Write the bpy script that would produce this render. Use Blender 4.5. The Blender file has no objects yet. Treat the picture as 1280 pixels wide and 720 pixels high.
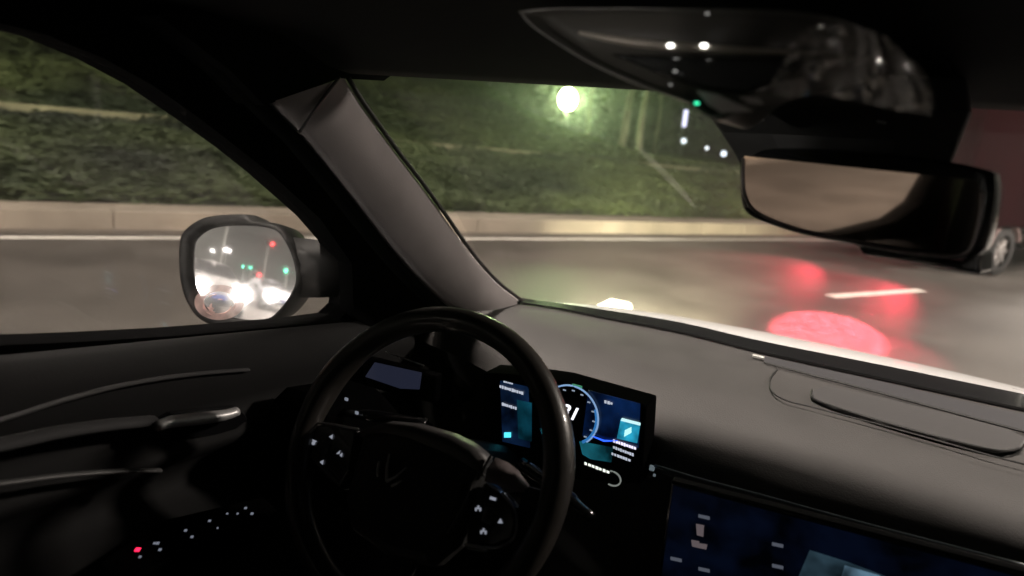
import bpy, bmesh, math, random
import numpy as np
from mathutils import Vector, Matrix
R = math.radians
C = bpy.context.scene.collection
sc = bpy.context.scene
random.seed(7)
rng = np.random.default_rng(7)

# ------------------------------------------------------------------ camera
H = 1.25
PITCH, ROLL, BETA = R(12.8), R(5.4), R(27)
cam = bpy.data.objects.new('camera', bpy.data.cameras.new('camera')); C.objects.link(cam)
cam.data.sensor_width = 36; cam.data.lens = 834 / 1280 * 36
cam.data.clip_start = .02; cam.data.clip_end = 600
fw = Vector((0, math.cos(PITCH), -math.sin(PITCH)))
r0 = Vector((1, 0, 0)); u0 = r0.cross(fw)
rt = r0 * math.cos(ROLL) + u0 * math.sin(ROLL)
up = -r0 * math.sin(ROLL) + u0 * math.cos(ROLL)
cam.matrix_world = Matrix(((rt.x, up.x, -fw.x, 0), (rt.y, up.y, -fw.y, 0), (rt.z, up.z, -fw.z, H), (0, 0, 0, 1)))
cam.data.dof.use_dof = True; cam.data.dof.focus_distance = 1.0; cam.data.dof.aperture_fstop = 3.2
sc.camera = cam

# ------------------------------------------------------------------ night sky, exposure
w = bpy.data.worlds.new('World'); sc.world = w; w.use_nodes = True
nt = w.node_tree; bg = nt.nodes['Background']
sky = nt.nodes.new('ShaderNodeTexSky'); sky.sky_type = 'NISHITA'; sky.sun_disc = False
sky.sun_elevation = R(-4); sky.sun_rotation = R(120)
nt.links.new(sky.outputs[0], bg.inputs[0]); bg.inputs[1].default_value = .10
sc.view_settings.view_transform = 'Standard'; sc.view_settings.look = 'None'
sc.view_settings.exposure = .06; sc.view_settings.gamma = 1
sc.cycles.use_denoising = True
sc.cycles.max_bounces = 8; sc.cycles.transparent_max_bounces = 12
sc.cycles.sample_clamp_indirect = 3

# ------------------------------------------------------------------ road frame: s along the road, n across it
SD = Vector((math.sin(R(58.5)), math.cos(R(58.5)), 0)); ND = Vector((-SD.y, SD.x, 0))
def rd(s, n, z=0): return SD * s + ND * n + Vector((0, 0, z))
ROADROT = R(90 - 58.5)          # rotation about z that turns local +x into the road direction
# car frame: x right, y forward, z up, origin on the ground under the cabin
CARM = Matrix.Rotation(-BETA, 4, 'Z')
CARI = CARM.inverted()
def at(px, py, axis, val):
    """measured photo point -> point of the car frame on the plane axis=val"""
    d = fw + rt * ((px - 640) / 834) + up * ((360 - py) / 834)
    d = CARI @ d; i = 'xyz'.index(axis)
    o = Vector((0, 0, H)); t = (val - o[i]) / d[i]
    return o + d * t

# ------------------------------------------------------------------ materials
MATS = {}
def mat(name, col, rough=.6, metal=0, noise=0, scale=8, bump=0, bscale=60, emit=None, es=0, coat=0, spec=.5, stretch=None, col2=None, bdist=.01):
    if name in MATS: return MATS[name]
    m = bpy.data.materials.new(name); m.use_nodes = True; t = m.node_tree; b = t.nodes['Principled BSDF']
    b.inputs['Base Color'].default_value = (*col, 1); b.inputs['Roughness'].default_value = rough
    b.inputs['Metallic'].default_value = metal; b.inputs['Coat Weight'].default_value = coat
    b.inputs['Specular IOR Level'].default_value = spec
    tc = t.nodes.new('ShaderNodeTexCoord'); src = tc.outputs['Object']
    if stretch:
        mp = t.nodes.new('ShaderNodeMapping'); mp.inputs['Scale'].default_value = stretch
        t.links.new(src, mp.inputs[0]); src = mp.outputs[0]
    if noise or col2:
        n = t.nodes.new('ShaderNodeTexNoise'); n.inputs['Scale'].default_value = scale; n.inputs['Detail'].default_value = 6
        t.links.new(src, n.inputs['Vector'])
        cr = t.nodes.new('ShaderNodeValToRGB'); cr.color_ramp.elements[0].position = .32; cr.color_ramp.elements[1].position = .68
        a = [c * (1 - noise) for c in col]; z = col2 or [min(1, c * (1 + noise)) for c in col]
        cr.color_ramp.elements[0].color = (*a, 1); cr.color_ramp.elements[1].color = (*z, 1)
        t.links.new(n.outputs[0], cr.inputs[0]); t.links.new(cr.outputs[0], b.inputs['Base Color'])
        mr = t.nodes.new('ShaderNodeMapRange'); mr.inputs['To Min'].default_value = max(0, rough - .08); mr.inputs['To Max'].default_value = min(1, rough + .08)
        t.links.new(n.outputs[0], mr.inputs[0]); t.links.new(mr.outputs[0], b.inputs['Roughness'])
    if bump:
        n2 = t.nodes.new('ShaderNodeTexNoise'); n2.inputs['Scale'].default_value = bscale; n2.inputs['Detail'].default_value = 4
        t.links.new(src, n2.inputs['Vector'])
        bp = t.nodes.new('ShaderNodeBump'); bp.inputs['Strength'].default_value = bump; bp.inputs['Distance'].default_value = bdist
        t.links.new(n2.outputs[0], bp.inputs['Height']); t.links.new(bp.outputs[0], b.inputs['Normal'])
    if emit:
        b.inputs['Emission Color'].default_value = (*emit, 1); b.inputs['Emission Strength'].default_value = es
    MATS[name] = m; return m
def glass_mat(name, tint=.9, refr=0.0, rough=.3, gloss=.05, dirt=0.0):
    m = bpy.data.materials.new(name); m.use_nodes = True; t = m.node_tree; t.nodes.clear()
    out = t.nodes.new('ShaderNodeOutputMaterial')
    tr = t.nodes.new('ShaderNodeBsdfTransparent'); tr.inputs[0].default_value = (tint, tint, tint, 1)
    gl = t.nodes.new('ShaderNodeBsdfGlossy'); gl.inputs['Roughness'].default_value = .03
    mx = t.nodes.new('ShaderNodeMixShader'); mx.inputs[0].default_value = gloss
    t.links.new(tr.outputs[0], mx.inputs[1]); t.links.new(gl.outputs[0], mx.inputs[2]); last = mx
    tc = t.nodes.new('ShaderNodeTexCoord')
    if refr:
        rf = t.nodes.new('ShaderNodeBsdfRefraction'); rf.inputs['Roughness'].default_value = rough; rf.inputs['IOR'].default_value = 1.08
        n = t.nodes.new('ShaderNodeTexNoise'); n.inputs['Scale'].default_value = 3.5; n.inputs['Detail'].default_value = 5
        t.links.new(tc.outputs['Object'], n.inputs[0])
        mr = t.nodes.new('ShaderNodeMapRange'); mr.inputs['From Min'].default_value = .3; mr.inputs['From Max'].default_value = .7
        mr.inputs['To Min'].default_value = refr * .5; mr.inputs['To Max'].default_value = refr * 1.6
        t.links.new(n.outputs[0], mr.inputs[0])
        m2 = t.nodes.new('ShaderNodeMixShader'); t.links.new(mr.outputs[0], m2.inputs[0])
        t.links.new(last.outputs[0], m2.inputs[1]); t.links.new(rf.outputs[0], m2.inputs[2]); last = m2
    if dirt:
        df = t.nodes.new('ShaderNodeBsdfTranslucent'); df.inputs[0].default_value = (.8, .8, .78, 1)
        m3 = t.nodes.new('ShaderNodeMixShader'); m3.inputs[0].default_value = dirt
        t.links.new(last.outputs[0], m3.inputs[1]); t.links.new(df.outputs[0], m3.inputs[2]); last = m3
    t.links.new(last.outputs[0], out.inputs[0]); MATS[name] = m; return m

ASPH = mat('asphalt', (.068, .062, .056), .44, noise=.28, scale=1.1, bump=.5, bscale=120, spec=.5)
PAINT = mat('road_paint', (.62, .6, .54), .55, noise=.18, scale=12)
KERB = mat('kerb_concrete', (.22, .19, .15), .85, noise=.22, scale=1.3, bump=.3, bscale=50, stretch=(1, 1, 1))
SOIL = mat('soil', (.018, .022, .010), .95, noise=.5, scale=2.5, bump=.6, bscale=20)
PATHM = mat('gravel_path', (.12, .12, .07), .95, noise=.3, scale=5, bump=.4, bscale=60)
BLACK = mat('black_plastic', (.012, .012, .012), .55, bdist=.0006, bump=.15, bscale=300)
BLACKG = mat('gloss_black', (.008, .008, .009), .16, coat=.6)
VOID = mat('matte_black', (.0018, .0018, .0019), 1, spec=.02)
CLOTH = mat('dark_headliner', (.0018, .0018, .0016), .95, spec=.1, noise=.3, scale=60, bdist=.0006, bump=.4, bscale=600)
DASH = mat('dash_grain', (.029, .0275, .027), .62, noise=.12, scale=10, bdist=.0018, bump=.35, bscale=420, spec=.45)
DASHD = mat('dash_dark', (.004, .004, .0045), .6, bdist=.0006, bump=.3, bscale=420)
GRILLE = mat('speaker_mesh', (.034, .033, .034), .55, bdist=.0006, bump=.7, bscale=700)
PILLAR = mat('pillar_fabric', (.26, .24, .24), .9, noise=.10, scale=14, bdist=.0006, bump=.4, bscale=500)
LEATHER = mat('wheel_leather', (.04, .036, .032), .38, coat=.35, noise=.2, scale=30, bdist=.0006, bump=.35, bscale=260, spec=.6)
GREYTRIM = mat('grey_trim', (.10, .094, .094), .45, bdist=.0006, bump=.2, bscale=300)
CHROME = mat('satin_chrome', (.55, .55, .55), .22, metal=1)
DOORM = mat('door_leather', (.006, .006, .0065), .8, noise=.15, scale=14, bdist=.0006, bump=.3, bscale=300, spec=.3)
MIRROR = mat('mirror_silver', (.88, .86, .87), .05, metal=.93)
HOODM = mat('white_car_paint', (.50, .50, .50), .28, coat=.6, noise=.03, scale=2)
RUBBER = mat('tyre_rubber', (.02, .02, .02), .8, bump=.3, bscale=80)
WSG = glass_mat('windshield_glass', .90, refr=0, rough=.30, gloss=.03, dirt=.0035)
SG = glass_mat('side_glass', .86, refr=0, rough=.25, gloss=.03)
def emis(name, col, s): return mat(name, (.02, .02, .02), .4, emit=col, es=s)
def emisn(name, col, s, scale=22):
    """a lit display area whose brightness varies over the picture it shows"""
    m = mat(name, (.004, .004, .005), .25, emit=col, es=s); t = m.node_tree; b = t.nodes['Principled BSDF']
    tc = t.nodes.new('ShaderNodeTexCoord'); n = t.nodes.new('ShaderNodeTexNoise'); n.inputs['Scale'].default_value = scale; n.inputs['Detail'].default_value = 3
    mr = t.nodes.new('ShaderNodeMapRange'); mr.inputs['From Min'].default_value = .35; mr.inputs['From Max'].default_value = .65; mr.inputs['To Min'].default_value = s * .15; mr.inputs['To Max'].default_value = s * 1.6
    t.links.new(tc.outputs['Object'], n.inputs['Vector']); t.links.new(n.outputs[0], mr.inputs[0]); t.links.new(mr.outputs[0], b.inputs['Emission Strength']); return m

# ------------------------------------------------------------------ mesh helpers
def obj(name, bm, m, parent=None, smooth=False, bevel=0, subsurf=0, autos=None):
    bmesh.ops.recalc_face_normals(bm, faces=bm.faces)
    me = bpy.data.meshes.new(name); bm.to_mesh(me); bm.free()
    o = bpy.data.objects.new(name, me); C.objects.link(o)
    for mm in (m if isinstance(m, (list, tuple)) else [m]): me.materials.append(mm)
    if smooth:
        for p in me.polygons: p.use_smooth = True
    if bevel:
        b = o.modifiers.new('b', 'BEVEL'); b.width = bevel; b.segments = 3; b.limit_method = 'ANGLE'; b.angle_limit = R(35)
    if subsurf:
        s = o.modifiers.new('s', 'SUBSURF'); s.levels = s.render_levels = subsurf
    if parent: o.parent = parent
    return o
def thing(name, label, cat, loc=(0, 0, 0), rz=0, group=None):
    o = bpy.data.objects.new(name, None); C.objects.link(o); o.location = loc; o.rotation_euler = (0, 0, rz)
    o['label'] = label; o['category'] = cat
    if group: o['group'] = group
    return o
def tag(o, label, cat, group=None, kind=None):
    o['label'] = label; o['category'] = cat
    if group: o['group'] = group
    if kind: o['kind'] = kind
    return o
def box(bm, c, s, rot=None, M=None):
    T = Matrix.Translation(c)
    if rot: T = T @ Matrix.Rotation(rot[0], 4, 'X') @ Matrix.Rotation(rot[1], 4, 'Y') @ Matrix.Rotation(rot[2], 4, 'Z')
    T = T @ Matrix.Diagonal((s[0], s[1], s[2], 1))
    if M: T = M @ T
    bmesh.ops.create_cube(bm, size=1, matrix=T); return bm
def prism(bm, pts, off):
    """polygon pts (3-D) extruded by the vector off"""
    off = Vector(off)
    a = [bm.verts.new(Vector(p)) for p in pts]; b = [bm.verts.new(Vector(p) + off) for p in pts]
    bm.faces.new(a); bm.faces.new(b[::-1]); n = len(a)
    for i in range(n): bm.faces.new((a[i], b[i], b[(i + 1) % n], a[(i + 1) % n]))
    return bm
def loft(bm, rows, close=False):
    g = [[bm.verts.new(Vector(p)) for p in r] for r in rows]
    for i in range(len(g) - 1):
        n = len(g[i])
        for j in range(n if close else n - 1):
            bm.faces.new((g[i][j], g[i][(j + 1) % n], g[i + 1][(j + 1) % n], g[i + 1][j]))
    return g
def tube(bm, pts, r, seg=10, cap=True, flat=1.0):
    pts = [Vector(p) for p in pts]; rr = r if isinstance(r, (list, tuple)) else [r] * len(pts)
    rings = []; ref = Vector((0, 0, 1))
    for i, p in enumerate(pts):
        t = (pts[min(i + 1, len(pts) - 1)] - pts[max(i - 1, 0)]).normalized()
        if abs(t.dot(ref)) > .95: ref = Vector((1, 0, 0))
        a = t.cross(ref).normalized(); b = a.cross(t).normalized()
        rings.append([p + (a * math.cos(k * 2 * math.pi / seg) + b * math.sin(k * 2 * math.pi / seg) * flat) * rr[i] for k in range(seg)])
    g = loft(bm, rings, close=True)
    if cap: bm.faces.new(g[0][::-1]); bm.faces.new(g[-1])
    return bm
def spline(pts, n=24):
    """Catmull-Rom through pts"""
    P = [Vector(p) for p in pts]; P = [P[0] * 2 - P[1]] + P + [P[-1] * 2 - P[-2]]; out = []
    m = len(P) - 3
    for i in range(m):
        k = max(2, n // m)
        for j in range(k + (1 if i == m - 1 else 0)):
            t = j / k; a, b, c, d = P[i:i + 4]
            out.append(.5 * ((2 * b) + (c - a) * t + (2 * a - 5 * b + 4 * c - d) * t * t + (3 * b - a - 3 * c + d) * t ** 3))
    return out
def cyl(bm, c, r, h, axis='z', seg=24, r2=None):
    M = Matrix.Translation(c)
    if axis == 'x': M = M @ Matrix.Rotation(R(90), 4, 'Y')
    if axis == 'y': M = M @ Matrix.Rotation(R(90), 4, 'X')
    bmesh.ops.create_cone(bm, cap_ends=True, segments=seg, radius1=r, radius2=r if r2 is None else r2, depth=h, matrix=M); return bm
def B(): return bmesh.new()
def text_mesh(name, body, size, M, m, parent, shear=0, ext=.0006):
    cu = bpy.data.curves.new(name, 'FONT'); cu.body = body; cu.size = size; cu.extrude = ext; cu.align_x = 'CENTER'; cu.align_y = 'CENTER'; cu.shear = shear; cu.offset = size * .015
    o = bpy.data.objects.new(name, cu); C.objects.link(o)
    dg = bpy.context.evaluated_depsgraph_get(); me = bpy.data.meshes.new_from_object(o.evaluated_get(dg))
    bpy.data.objects.remove(o); me.transform(M); me.materials.append(m)
    q = bpy.data.objects.new(name, me); C.objects.link(q); q.parent = parent; return q
def light(name, kind, loc, energy, col, parent=None, size=.3, target=None, spot=None, blend=.5):
    l = bpy.data.lights.new(name, kind); l.energy = energy; l.color = col
    if kind == 'SPOT' and name == 'red_pool_spot':   # noise mottles the added red pool
        l.use_nodes = True; t = l.node_tree; em = t.nodes['Emission']; tc = t.nodes.new('ShaderNodeTexCoord'); n = t.nodes.new('ShaderNodeTexNoise'); n.inputs['Scale'].default_value = 95; n.inputs['Detail'].default_value = 5
        t.links.new(tc.outputs['Normal'], n.inputs['Vector']); mr = t.nodes.new('ShaderNodeMapRange'); mr.inputs['From Min'].default_value = .35; mr.inputs['From Max'].default_value = .65; mr.inputs['To Min'].default_value = .45; mr.inputs['To Max'].default_value = 1.5
        t.links.new(n.outputs[0], mr.inputs[0]); t.links.new(mr.outputs[0], em.inputs['Strength'])
    if kind == 'AREA': l.shape = 'DISK'; l.size = size
    else: l.shadow_soft_size = size
    if kind == 'SPOT': l.spot_size = spot; l.spot_blend = blend
    o = bpy.data.objects.new(name, l); C.objects.link(o); o.location = loc
    if target is not None:
        o.rotation_euler = (Vector(target) - Vector(loc)).to_track_quat('-Z', 'Y').to_euler()
    if parent: o.parent = parent
    return o

# ================================================================== SETTING
def sheet(name, s0, s1, n0, n1, z, m, ns=1, nn=1):
    bm = B(); rows = [[rd(s0 + (s1 - s0) * i / ns, n0 + (n1 - n0) * j / nn, z) for j in range(nn + 1)] for i in range(ns + 1)]
    loft(bm, rows); o = obj(name, bm, m); o['kind'] = 'structure'; return o
sheet('ground', -300, 300, -300, 300, -.03, SOIL)
sheet('road', -300, 300, -14, 7.52, 0, ASPH)
def strip(name, s0, s1, n0, n1, z=.004):
    return sheet(name, s0, s1, n0, n1, z, PAINT)
strip('edge_line', -120, 120, 6.99, 7.11)
# broken lane line
bm = B()
for k in range(0, 15):
    s = 6.03 + k * 6.0
    vs = [bm.verts.new(rd(a, b, .004)) for a, b in ((s, 3.80), (s + 1.66, 3.80), (s + 1.66, 3.93), (s, 3.93))]; bm.faces.new(vs)
o = obj('lane_line', bm, PAINT); o['kind'] = 'structure'
bm = B()     # marking beyond the lorry: a direction arrow in the near lane
for poly in ([(9.3, 2.2), (11.2, 2.2), (11.2, 2.32), (9.3, 2.32)], [(9.3, 2.32), (9.55, 2.95), (9.42, 3.0), (9.2, 2.32)]):
    bm.faces.new([bm.verts.new(rd(a, b, .004)) for a, b in poly])
o = obj('arrow_marking', bm, PAINT); o['kind'] = 'structure'
# kerb: laid stones with narrow joints
bm = B(); s = -40.0
while s < 60:
    L = .996; j = random.uniform(-.006, .006)
    box(bm, (0, 0, 0), (1, 1, 1), M=Matrix.Translation(rd(s + L / 2, 7.63 + j, .06)) @ Matrix.Rotation(ROADROT, 4, 'Z') @ Matrix.Diagonal((L, .24, .25, 1))); s += 1.0
o = obj('kerb', bm, KERB, bevel=.008); o['kind'] = 'structure'
sheet('gutter', -60, 80, 7.22, 7.52, .005, mat('gutter', (.085, .072, .058), .8, noise=.3, scale=3))
sheet('pavement', -60, 80, 7.74, 8.25, .165, KERB)

def sm(x, a, b):
    t = min(1, max(0, (x - a) / (b - a))); return t * t * (3 - 2 * t)
def hz(s, n):
    strip_h = .96 - .012 * (s + 1.2)
    strip_h = max(.6, strip_h)
    if n < 11: z = .16 + (strip_h - .22) * (1 - (1 - (n - 8.2) / 2.8) ** 1.7)
    elif n < 12: z = strip_h - .06
    else:
        k = .30 * (1 - sm(s, 7, 15)) + .015
        z = strip_h - .06 + k * (n - 12) * (1 + .02 * (n - 12))
    return z
def bank(s0, s1, n0, n1, ds, dn, name, m):
    bm = B(); rows = []
    a = s0
    while a <= s1:
        r = []; b = n0
        while b <= n1 + 1e-6:
            r.append(rd(a, b, hz(a, max(8.2, b)) + (.04 * math.sin(a * 2.1 + b) if not 11 <= b <= 12 else 0))); b += dn
        rows.append(r); a += ds
    loft(bm, rows); o = obj(name, bm, m, smooth=True); o['kind'] = 'structure'; return o
bank(-30, 90, 8.2, 40, .6, .2, 'bank', SOIL)
# pale worn path along the bank
bm = B(); loft(bm, [[rd(a, b, hz(a, 11.5) + .05 + .02 * math.sin(a * 1.3)) for b in (10.95, 11.3, 11.95)] for a in np.arange(-30, 90, .7)])
o = obj('path', bm, PATHM, smooth=True); o['kind'] = 'structure'

bm = B()      # pale edging along the far side of the path
ed_ = [(a, hz(a, 11.5) + .17 + .015 * math.sin(a * .9)) for a in np.arange(-30, 90, .7)]
loft(bm, [[rd(a, 12.0, z - .2), rd(a, 12.0, z), rd(a, 12.09, z), rd(a, 12.09, z - .2)] for a, z in ed_])
o = obj('path_edge', bm, mat('edging', (.26, .26, .15), .9, noise=.3, scale=1.5)); o['kind'] = 'structure'
# ground cover leaves
def leaves(name, P, size, m, up=.5, stretch=2.2, parent=None):
    n = len(P); d = np.stack([rng.normal(size=n), rng.normal(size=n) * (.5 if stretch < 4 else .22), rng.normal(size=n) * (.25 if stretch < 4 else .12)], 1)
    Sx = np.array([SD.x, SD.y, 0]); Nx = np.array([ND.x, ND.y, 0])
    a = d[:, :1] * Sx + d[:, 1:2] * Nx + d[:, 2:3] * np.array([0, 0, 1.]); a /= np.linalg.norm(a, axis=1)[:, None]
    q = rng.normal(size=(n, 3)); b = np.cross(a, q); b /= np.linalg.norm(b, axis=1)[:, None]
    s = size * rng.uniform(.5, 1.4, n)[:, None]
    A = a * s * stretch * .5; Bv = b * s * .5
    V = np.stack([P - A, P + Bv, P + A, P - Bv], 1).reshape(-1, 3)
    me = bpy.data.meshes.new(name); me.vertices.add(4 * n); me.vertices.foreach_set('co', V.ravel())
    me.loops.add(4 * n); me.loops.foreach_set('vertex_index', np.arange(4 * n, dtype=np.int32))
    me.polygons.add(n); me.polygons.foreach_set('loop_start', np.arange(0, 4 * n, 4, dtype=np.int32)); me.polygons.foreach_set('loop_total', np.full(n, 4, dtype=np.int32))
    me.update(); me.validate(); me.materials.append(m)
    o = bpy.data.objects.new(name, me); C.objects.link(o)
    if parent: o.parent = parent
    return o
LEAF = mat('hedge_leaf', (.018, .032, .011), .75, noise=.55, scale=1.0, stretch=(.5, .5, 2.4), col2=(.062, .084, .030))
GRASSM = mat('grass_leaf', (.040, .068, .020), .8, noise=.5, scale=.8, stretch=(.4, .4, 1.8), col2=(.12, .16, .05))
CROWN = mat('tree_leaf', (.022, .036, .014), .75, noise=.5, scale=1.3, col2=(.09, .12, .04))
def scatter(n, s0, s1, n0, n1, h, clump, dens=0.0):
    S = rng.uniform(s0, s1, n); N = rng.uniform(n0, n1, n)
    ph = np.sin(S * 1.7 / clump + np.sin(N * 2.3) * 2) * np.sin(N * 3.1 / clump + S * .6) + .5 * np.sin(S * 4.1 / clump + N * 5)
    Z = np.array([hz(a, b) for a, b in zip(S, N)]) + rng.uniform(0, 1, n) ** .8 * h * (.75 + .45 * ph)
    return np.stack([SD.x * S + ND.x * N, SD.y * S + ND.y * N, Z], 1)
hd = leaves('ground_cover', np.concatenate([scatter(170000, -5, 22, 8.2, 10.95, .20, 1.0), scatter(12000, 22, 60, 8.2, 10.95, .25, 1.)]), .024, LEAF, stretch=6)
tag(hd, 'dense low leafy ground cover filling the bank between kerb and path', 'ground cover', kind='stuff')
gr = leaves('grass', np.concatenate([scatter(110000, -7, 20, 12.0, 24, .16, 2.0), scatter(14000, 14, 60, 12, 36, .12, 2.), scatter(12000, -14, 14, 24, 38, .4, 2.)]), .045, GRASSM, stretch=5.5)
tag(gr, 'rough grass and weeds on the upper bank beyond the path', 'grass', kind='stuff')

# ================================================================== TREES
BARK = mat('bark', (.34, .33, .24), .9, noise=.35, scale=9, bump=.6, bscale=30, stretch=(1, 1, .25))
def tree(s, n, h, rcr, label, cat='tree', trunk_r=.11, crown_z=.45, nl=5000, name='broadleaf_tree', lean=0, grp=None):
    base = rd(s, n, hz(s, n) - .1)
    t = thing(name, label, cat, base, 0, grp)
    bm = B(); pts = [Vector((lean * k * .25 + .04 * math.sin(k * 2 + s), .03 * math.cos(k + s), h * .8 * k / 6)) for k in range(7)]
    tube(bm, pts, [trunk_r * (1.25 - .14 * k) for k in range(7)], 10)
    for k in range(7):
        a = random.uniform(0, 6.28); z0 = h * random.uniform(crown_z * .8, .72); L = rcr * random.uniform(.5, .9)
        p0 = Vector((0, 0, z0)); p2 = p0 + Vector((math.cos(a) * L, math.sin(a) * L, L * .8))
        tube(bm, [p0, p0.lerp(p2, .5) + Vector((0, 0, .08)), p2], [trunk_r * .5, trunk_r * .3, trunk_r * .12], 6)
    obj('trunk', bm, BARK, t, smooth=True)
    P = []; 
    for k in range(16):
        a = random.uniform(0, 6.28); rr = rcr * random.uniform(.15, .85); z = h * random.uniform(crown_z + .08, 1.0)
        rad = rcr * random.uniform(.25, .5) * (1.1 - .5 * abs(z / h - .7))
        c = np.array([math.cos(a) * rr, math.sin(a) * rr, z]); m_ = nl // 16
        q = rng.normal(size=(m_, 3)); q /= np.linalg.norm(q, axis=1)[:, None]; P.append(c + q * rad * rng.uniform(.5, 1.05, m_)[:, None] * np.array([1, 1, .7]))
    leaves('crown', np.concatenate(P), .17, CROWN, stretch=1.5, parent=t)
    return t
tree(13.1, 16, 6.5, 2.0, 'slim pale-trunked tree just right of the green floodlight', trunk_r=.10, crown_z=.5, grp='trees on the bank', lean=.3)
tree(14.2, 16.4, 6.0, 1.9, 'second pale-trunked tree, lower forked trunk right of the first', trunk_r=.085, crown_z=.55, grp='trees on the bank')
tree(6.6, 19, 6.0, 3.0, 'bushy tree at the top left corner of the windshield', crown_z=.2, nl=7000, grp='trees on the bank')
tree(9.6, 24, 7.0, 3.2, 'dark tree behind and left of the floodlight', crown_z=.2, nl=7000, grp='trees on the bank')
tree(20, 27, 7.5, 4.0, 'broad tree behind the two pale trunks', crown_z=.35, nl=8000, grp='trees on the bank')
tree(29, 32, 9, 4.5, 'tall tree behind the blue-white light column', crown_z=.38, nl=8000, grp='trees on the bank')
tree(-3.5, 27, 6.5, 3.6, 'round tree at the top of the bank seen through the door window', crown_z=.15, nl=7000, grp='trees on the bank')
tree(1.5, 29, 7, 3.8, 'tree on the bank top beside the door frame', crown_z=.15, nl=7000, grp='trees on the bank')
# far woods closing the horizon
P = []
for k in range(150):
    a = rng.uniform(-30, 150); b = rng.uniform(46, 62); hh = rng.uniform(4, 9)
    c = rd(a, b, hh * .5); q = rng.normal(size=(260, 3)); q /= np.linalg.norm(q, axis=1)[:, None]
    P.append(np.array(c) + q * np.array([3.4, 3.4, hh * .55]) * rng.uniform(.6, 1.05, 260)[:, None])
fw_ = leaves('far_wood', np.concatenate(P), .7, mat('wood_leaf', (.03, .042, .02), .8, noise=.4, scale=.4), stretch=1.4)
tag(fw_, 'dark mass of trees along the skyline beyond the grass', 'wood', kind='stuff')

# ================================================================== LAMPS OF THE PLACE AND ADDED ONES
POLE = mat('galvanised', (.30, .31, .29), .5, metal=.4, noise=.15, scale=6)
def flood():
    s, n = 13.8, 20.0
    z0 = hz(s, n)
    t = thing('floodlight', 'glaring greenish-white floodlight on a short post above the bank', 'floodlight', rd(s, n, z0 - .05), ROADROT)
    zt = 2.72 - z0
    bm = B(); tube(bm, [(0, 0, 0), (0, 0, zt - .25)], [.05, .04], 12); obj('post', bm, BLACK, t, smooth=True)
    bm = B(); cyl(bm, (0, 0, .03), .16, .06); obj('base_plate', bm, POLE, t)
    bm = B(); box(bm, (0, .16, zt), (.5, .16, .42)); 
    for k in range(5): box(bm, (-.2 + .1 * k, .27, zt), (.02, .08, .38))
    obj('housing', bm, BLACK, t, bevel=.02)
    bm = B(); bmesh.ops.create_uvsphere(bm, u_segments=24, v_segments=16, radius=.36, matrix=Matrix.Translation((0, -.02, zt)) @ Matrix.Diagonal((1, .45, 1, 1)))
    obj('lens', bm, emis('flood_lens', (.78, 1.0, .45), 170), t, smooth=True)
    bm = B(); tube(bm, [(-.28, .1, zt), (-.3, .1, zt - .25), (.3, .1, zt - .25), (.28, .1, zt)], .02, 8); obj('bracket', bm, POLE, t)
    light('flood_light', 'POINT', (0, -.45, zt), 650, (.72, 1, .45), t, size=.3)
flood()
def street_lamp(s, n, hgt, arm, E, col, label, tgt=None, rz=0):
    t = thing('street_lamp', label, 'street lamp', rd(s, n, 0), ROADROT + rz, 'street lamps over the road')
    bm = B(); tube(bm, spline([(0, 0, 0), (0, 0, hgt * .6), (0, 0, hgt - .6), (0, arm * .3, hgt - .05), (0, arm, hgt + .1)], 24), [.09 - .002 * k for k in range(25)], 12); obj('pole', bm, POLE, t, smooth=True)
    bm = B(); box(bm, (0, arm + .25, hgt + .08), (.26, .75, .12)); obj('lamp_head', bm, POLE, t, bevel=.04)
    bm = B(); box(bm, (0, arm + .3, hgt + .01), (.2, .5, .03)); obj('lamp_lens', bm, emis('lamp_lens', (1, .85, .65), 18), t)
    light('lamp_light', 'SPOT', (0, arm + .3, hgt - .06), E, col, t, size=.6, target=tgt or (0, arm + .3, 0), spot=R(150), blend=.6)
WARM = (1, .88, .77)
street_lamp(14, -6.5, 8.0, 3.0, 14000, WARM, 'tall street lamp ahead of the car on its right, out of frame')
street_lamp(-13, -9, 8.0, 3.0, 28000, WARM, 'tall street lamp behind the car, out of frame')
street_lamp(-1, -7.5, 8.5, 1.5, 2600, WARM, 'tall street lamp off the passenger side of the car')

street_lamp(-1.0, -4.4, 9.0, 6.0, 10000, WARM, 'street lamp with a long arm reaching over the car roof, out of frame')
street_lamp(-30, -4, 8.0, 3.0, 40000, WARM, 'added street lamp furthest behind the car, out of frame')  # added to brighten the road seen in the interior mirror

street_lamp(25, 8.8, 8.5, 2.6, 15000, WARM, 'added street lamp far ahead on the kerb side, hidden by the lorry', rz=math.pi)  # added to brighten the right of the bank and road

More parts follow.
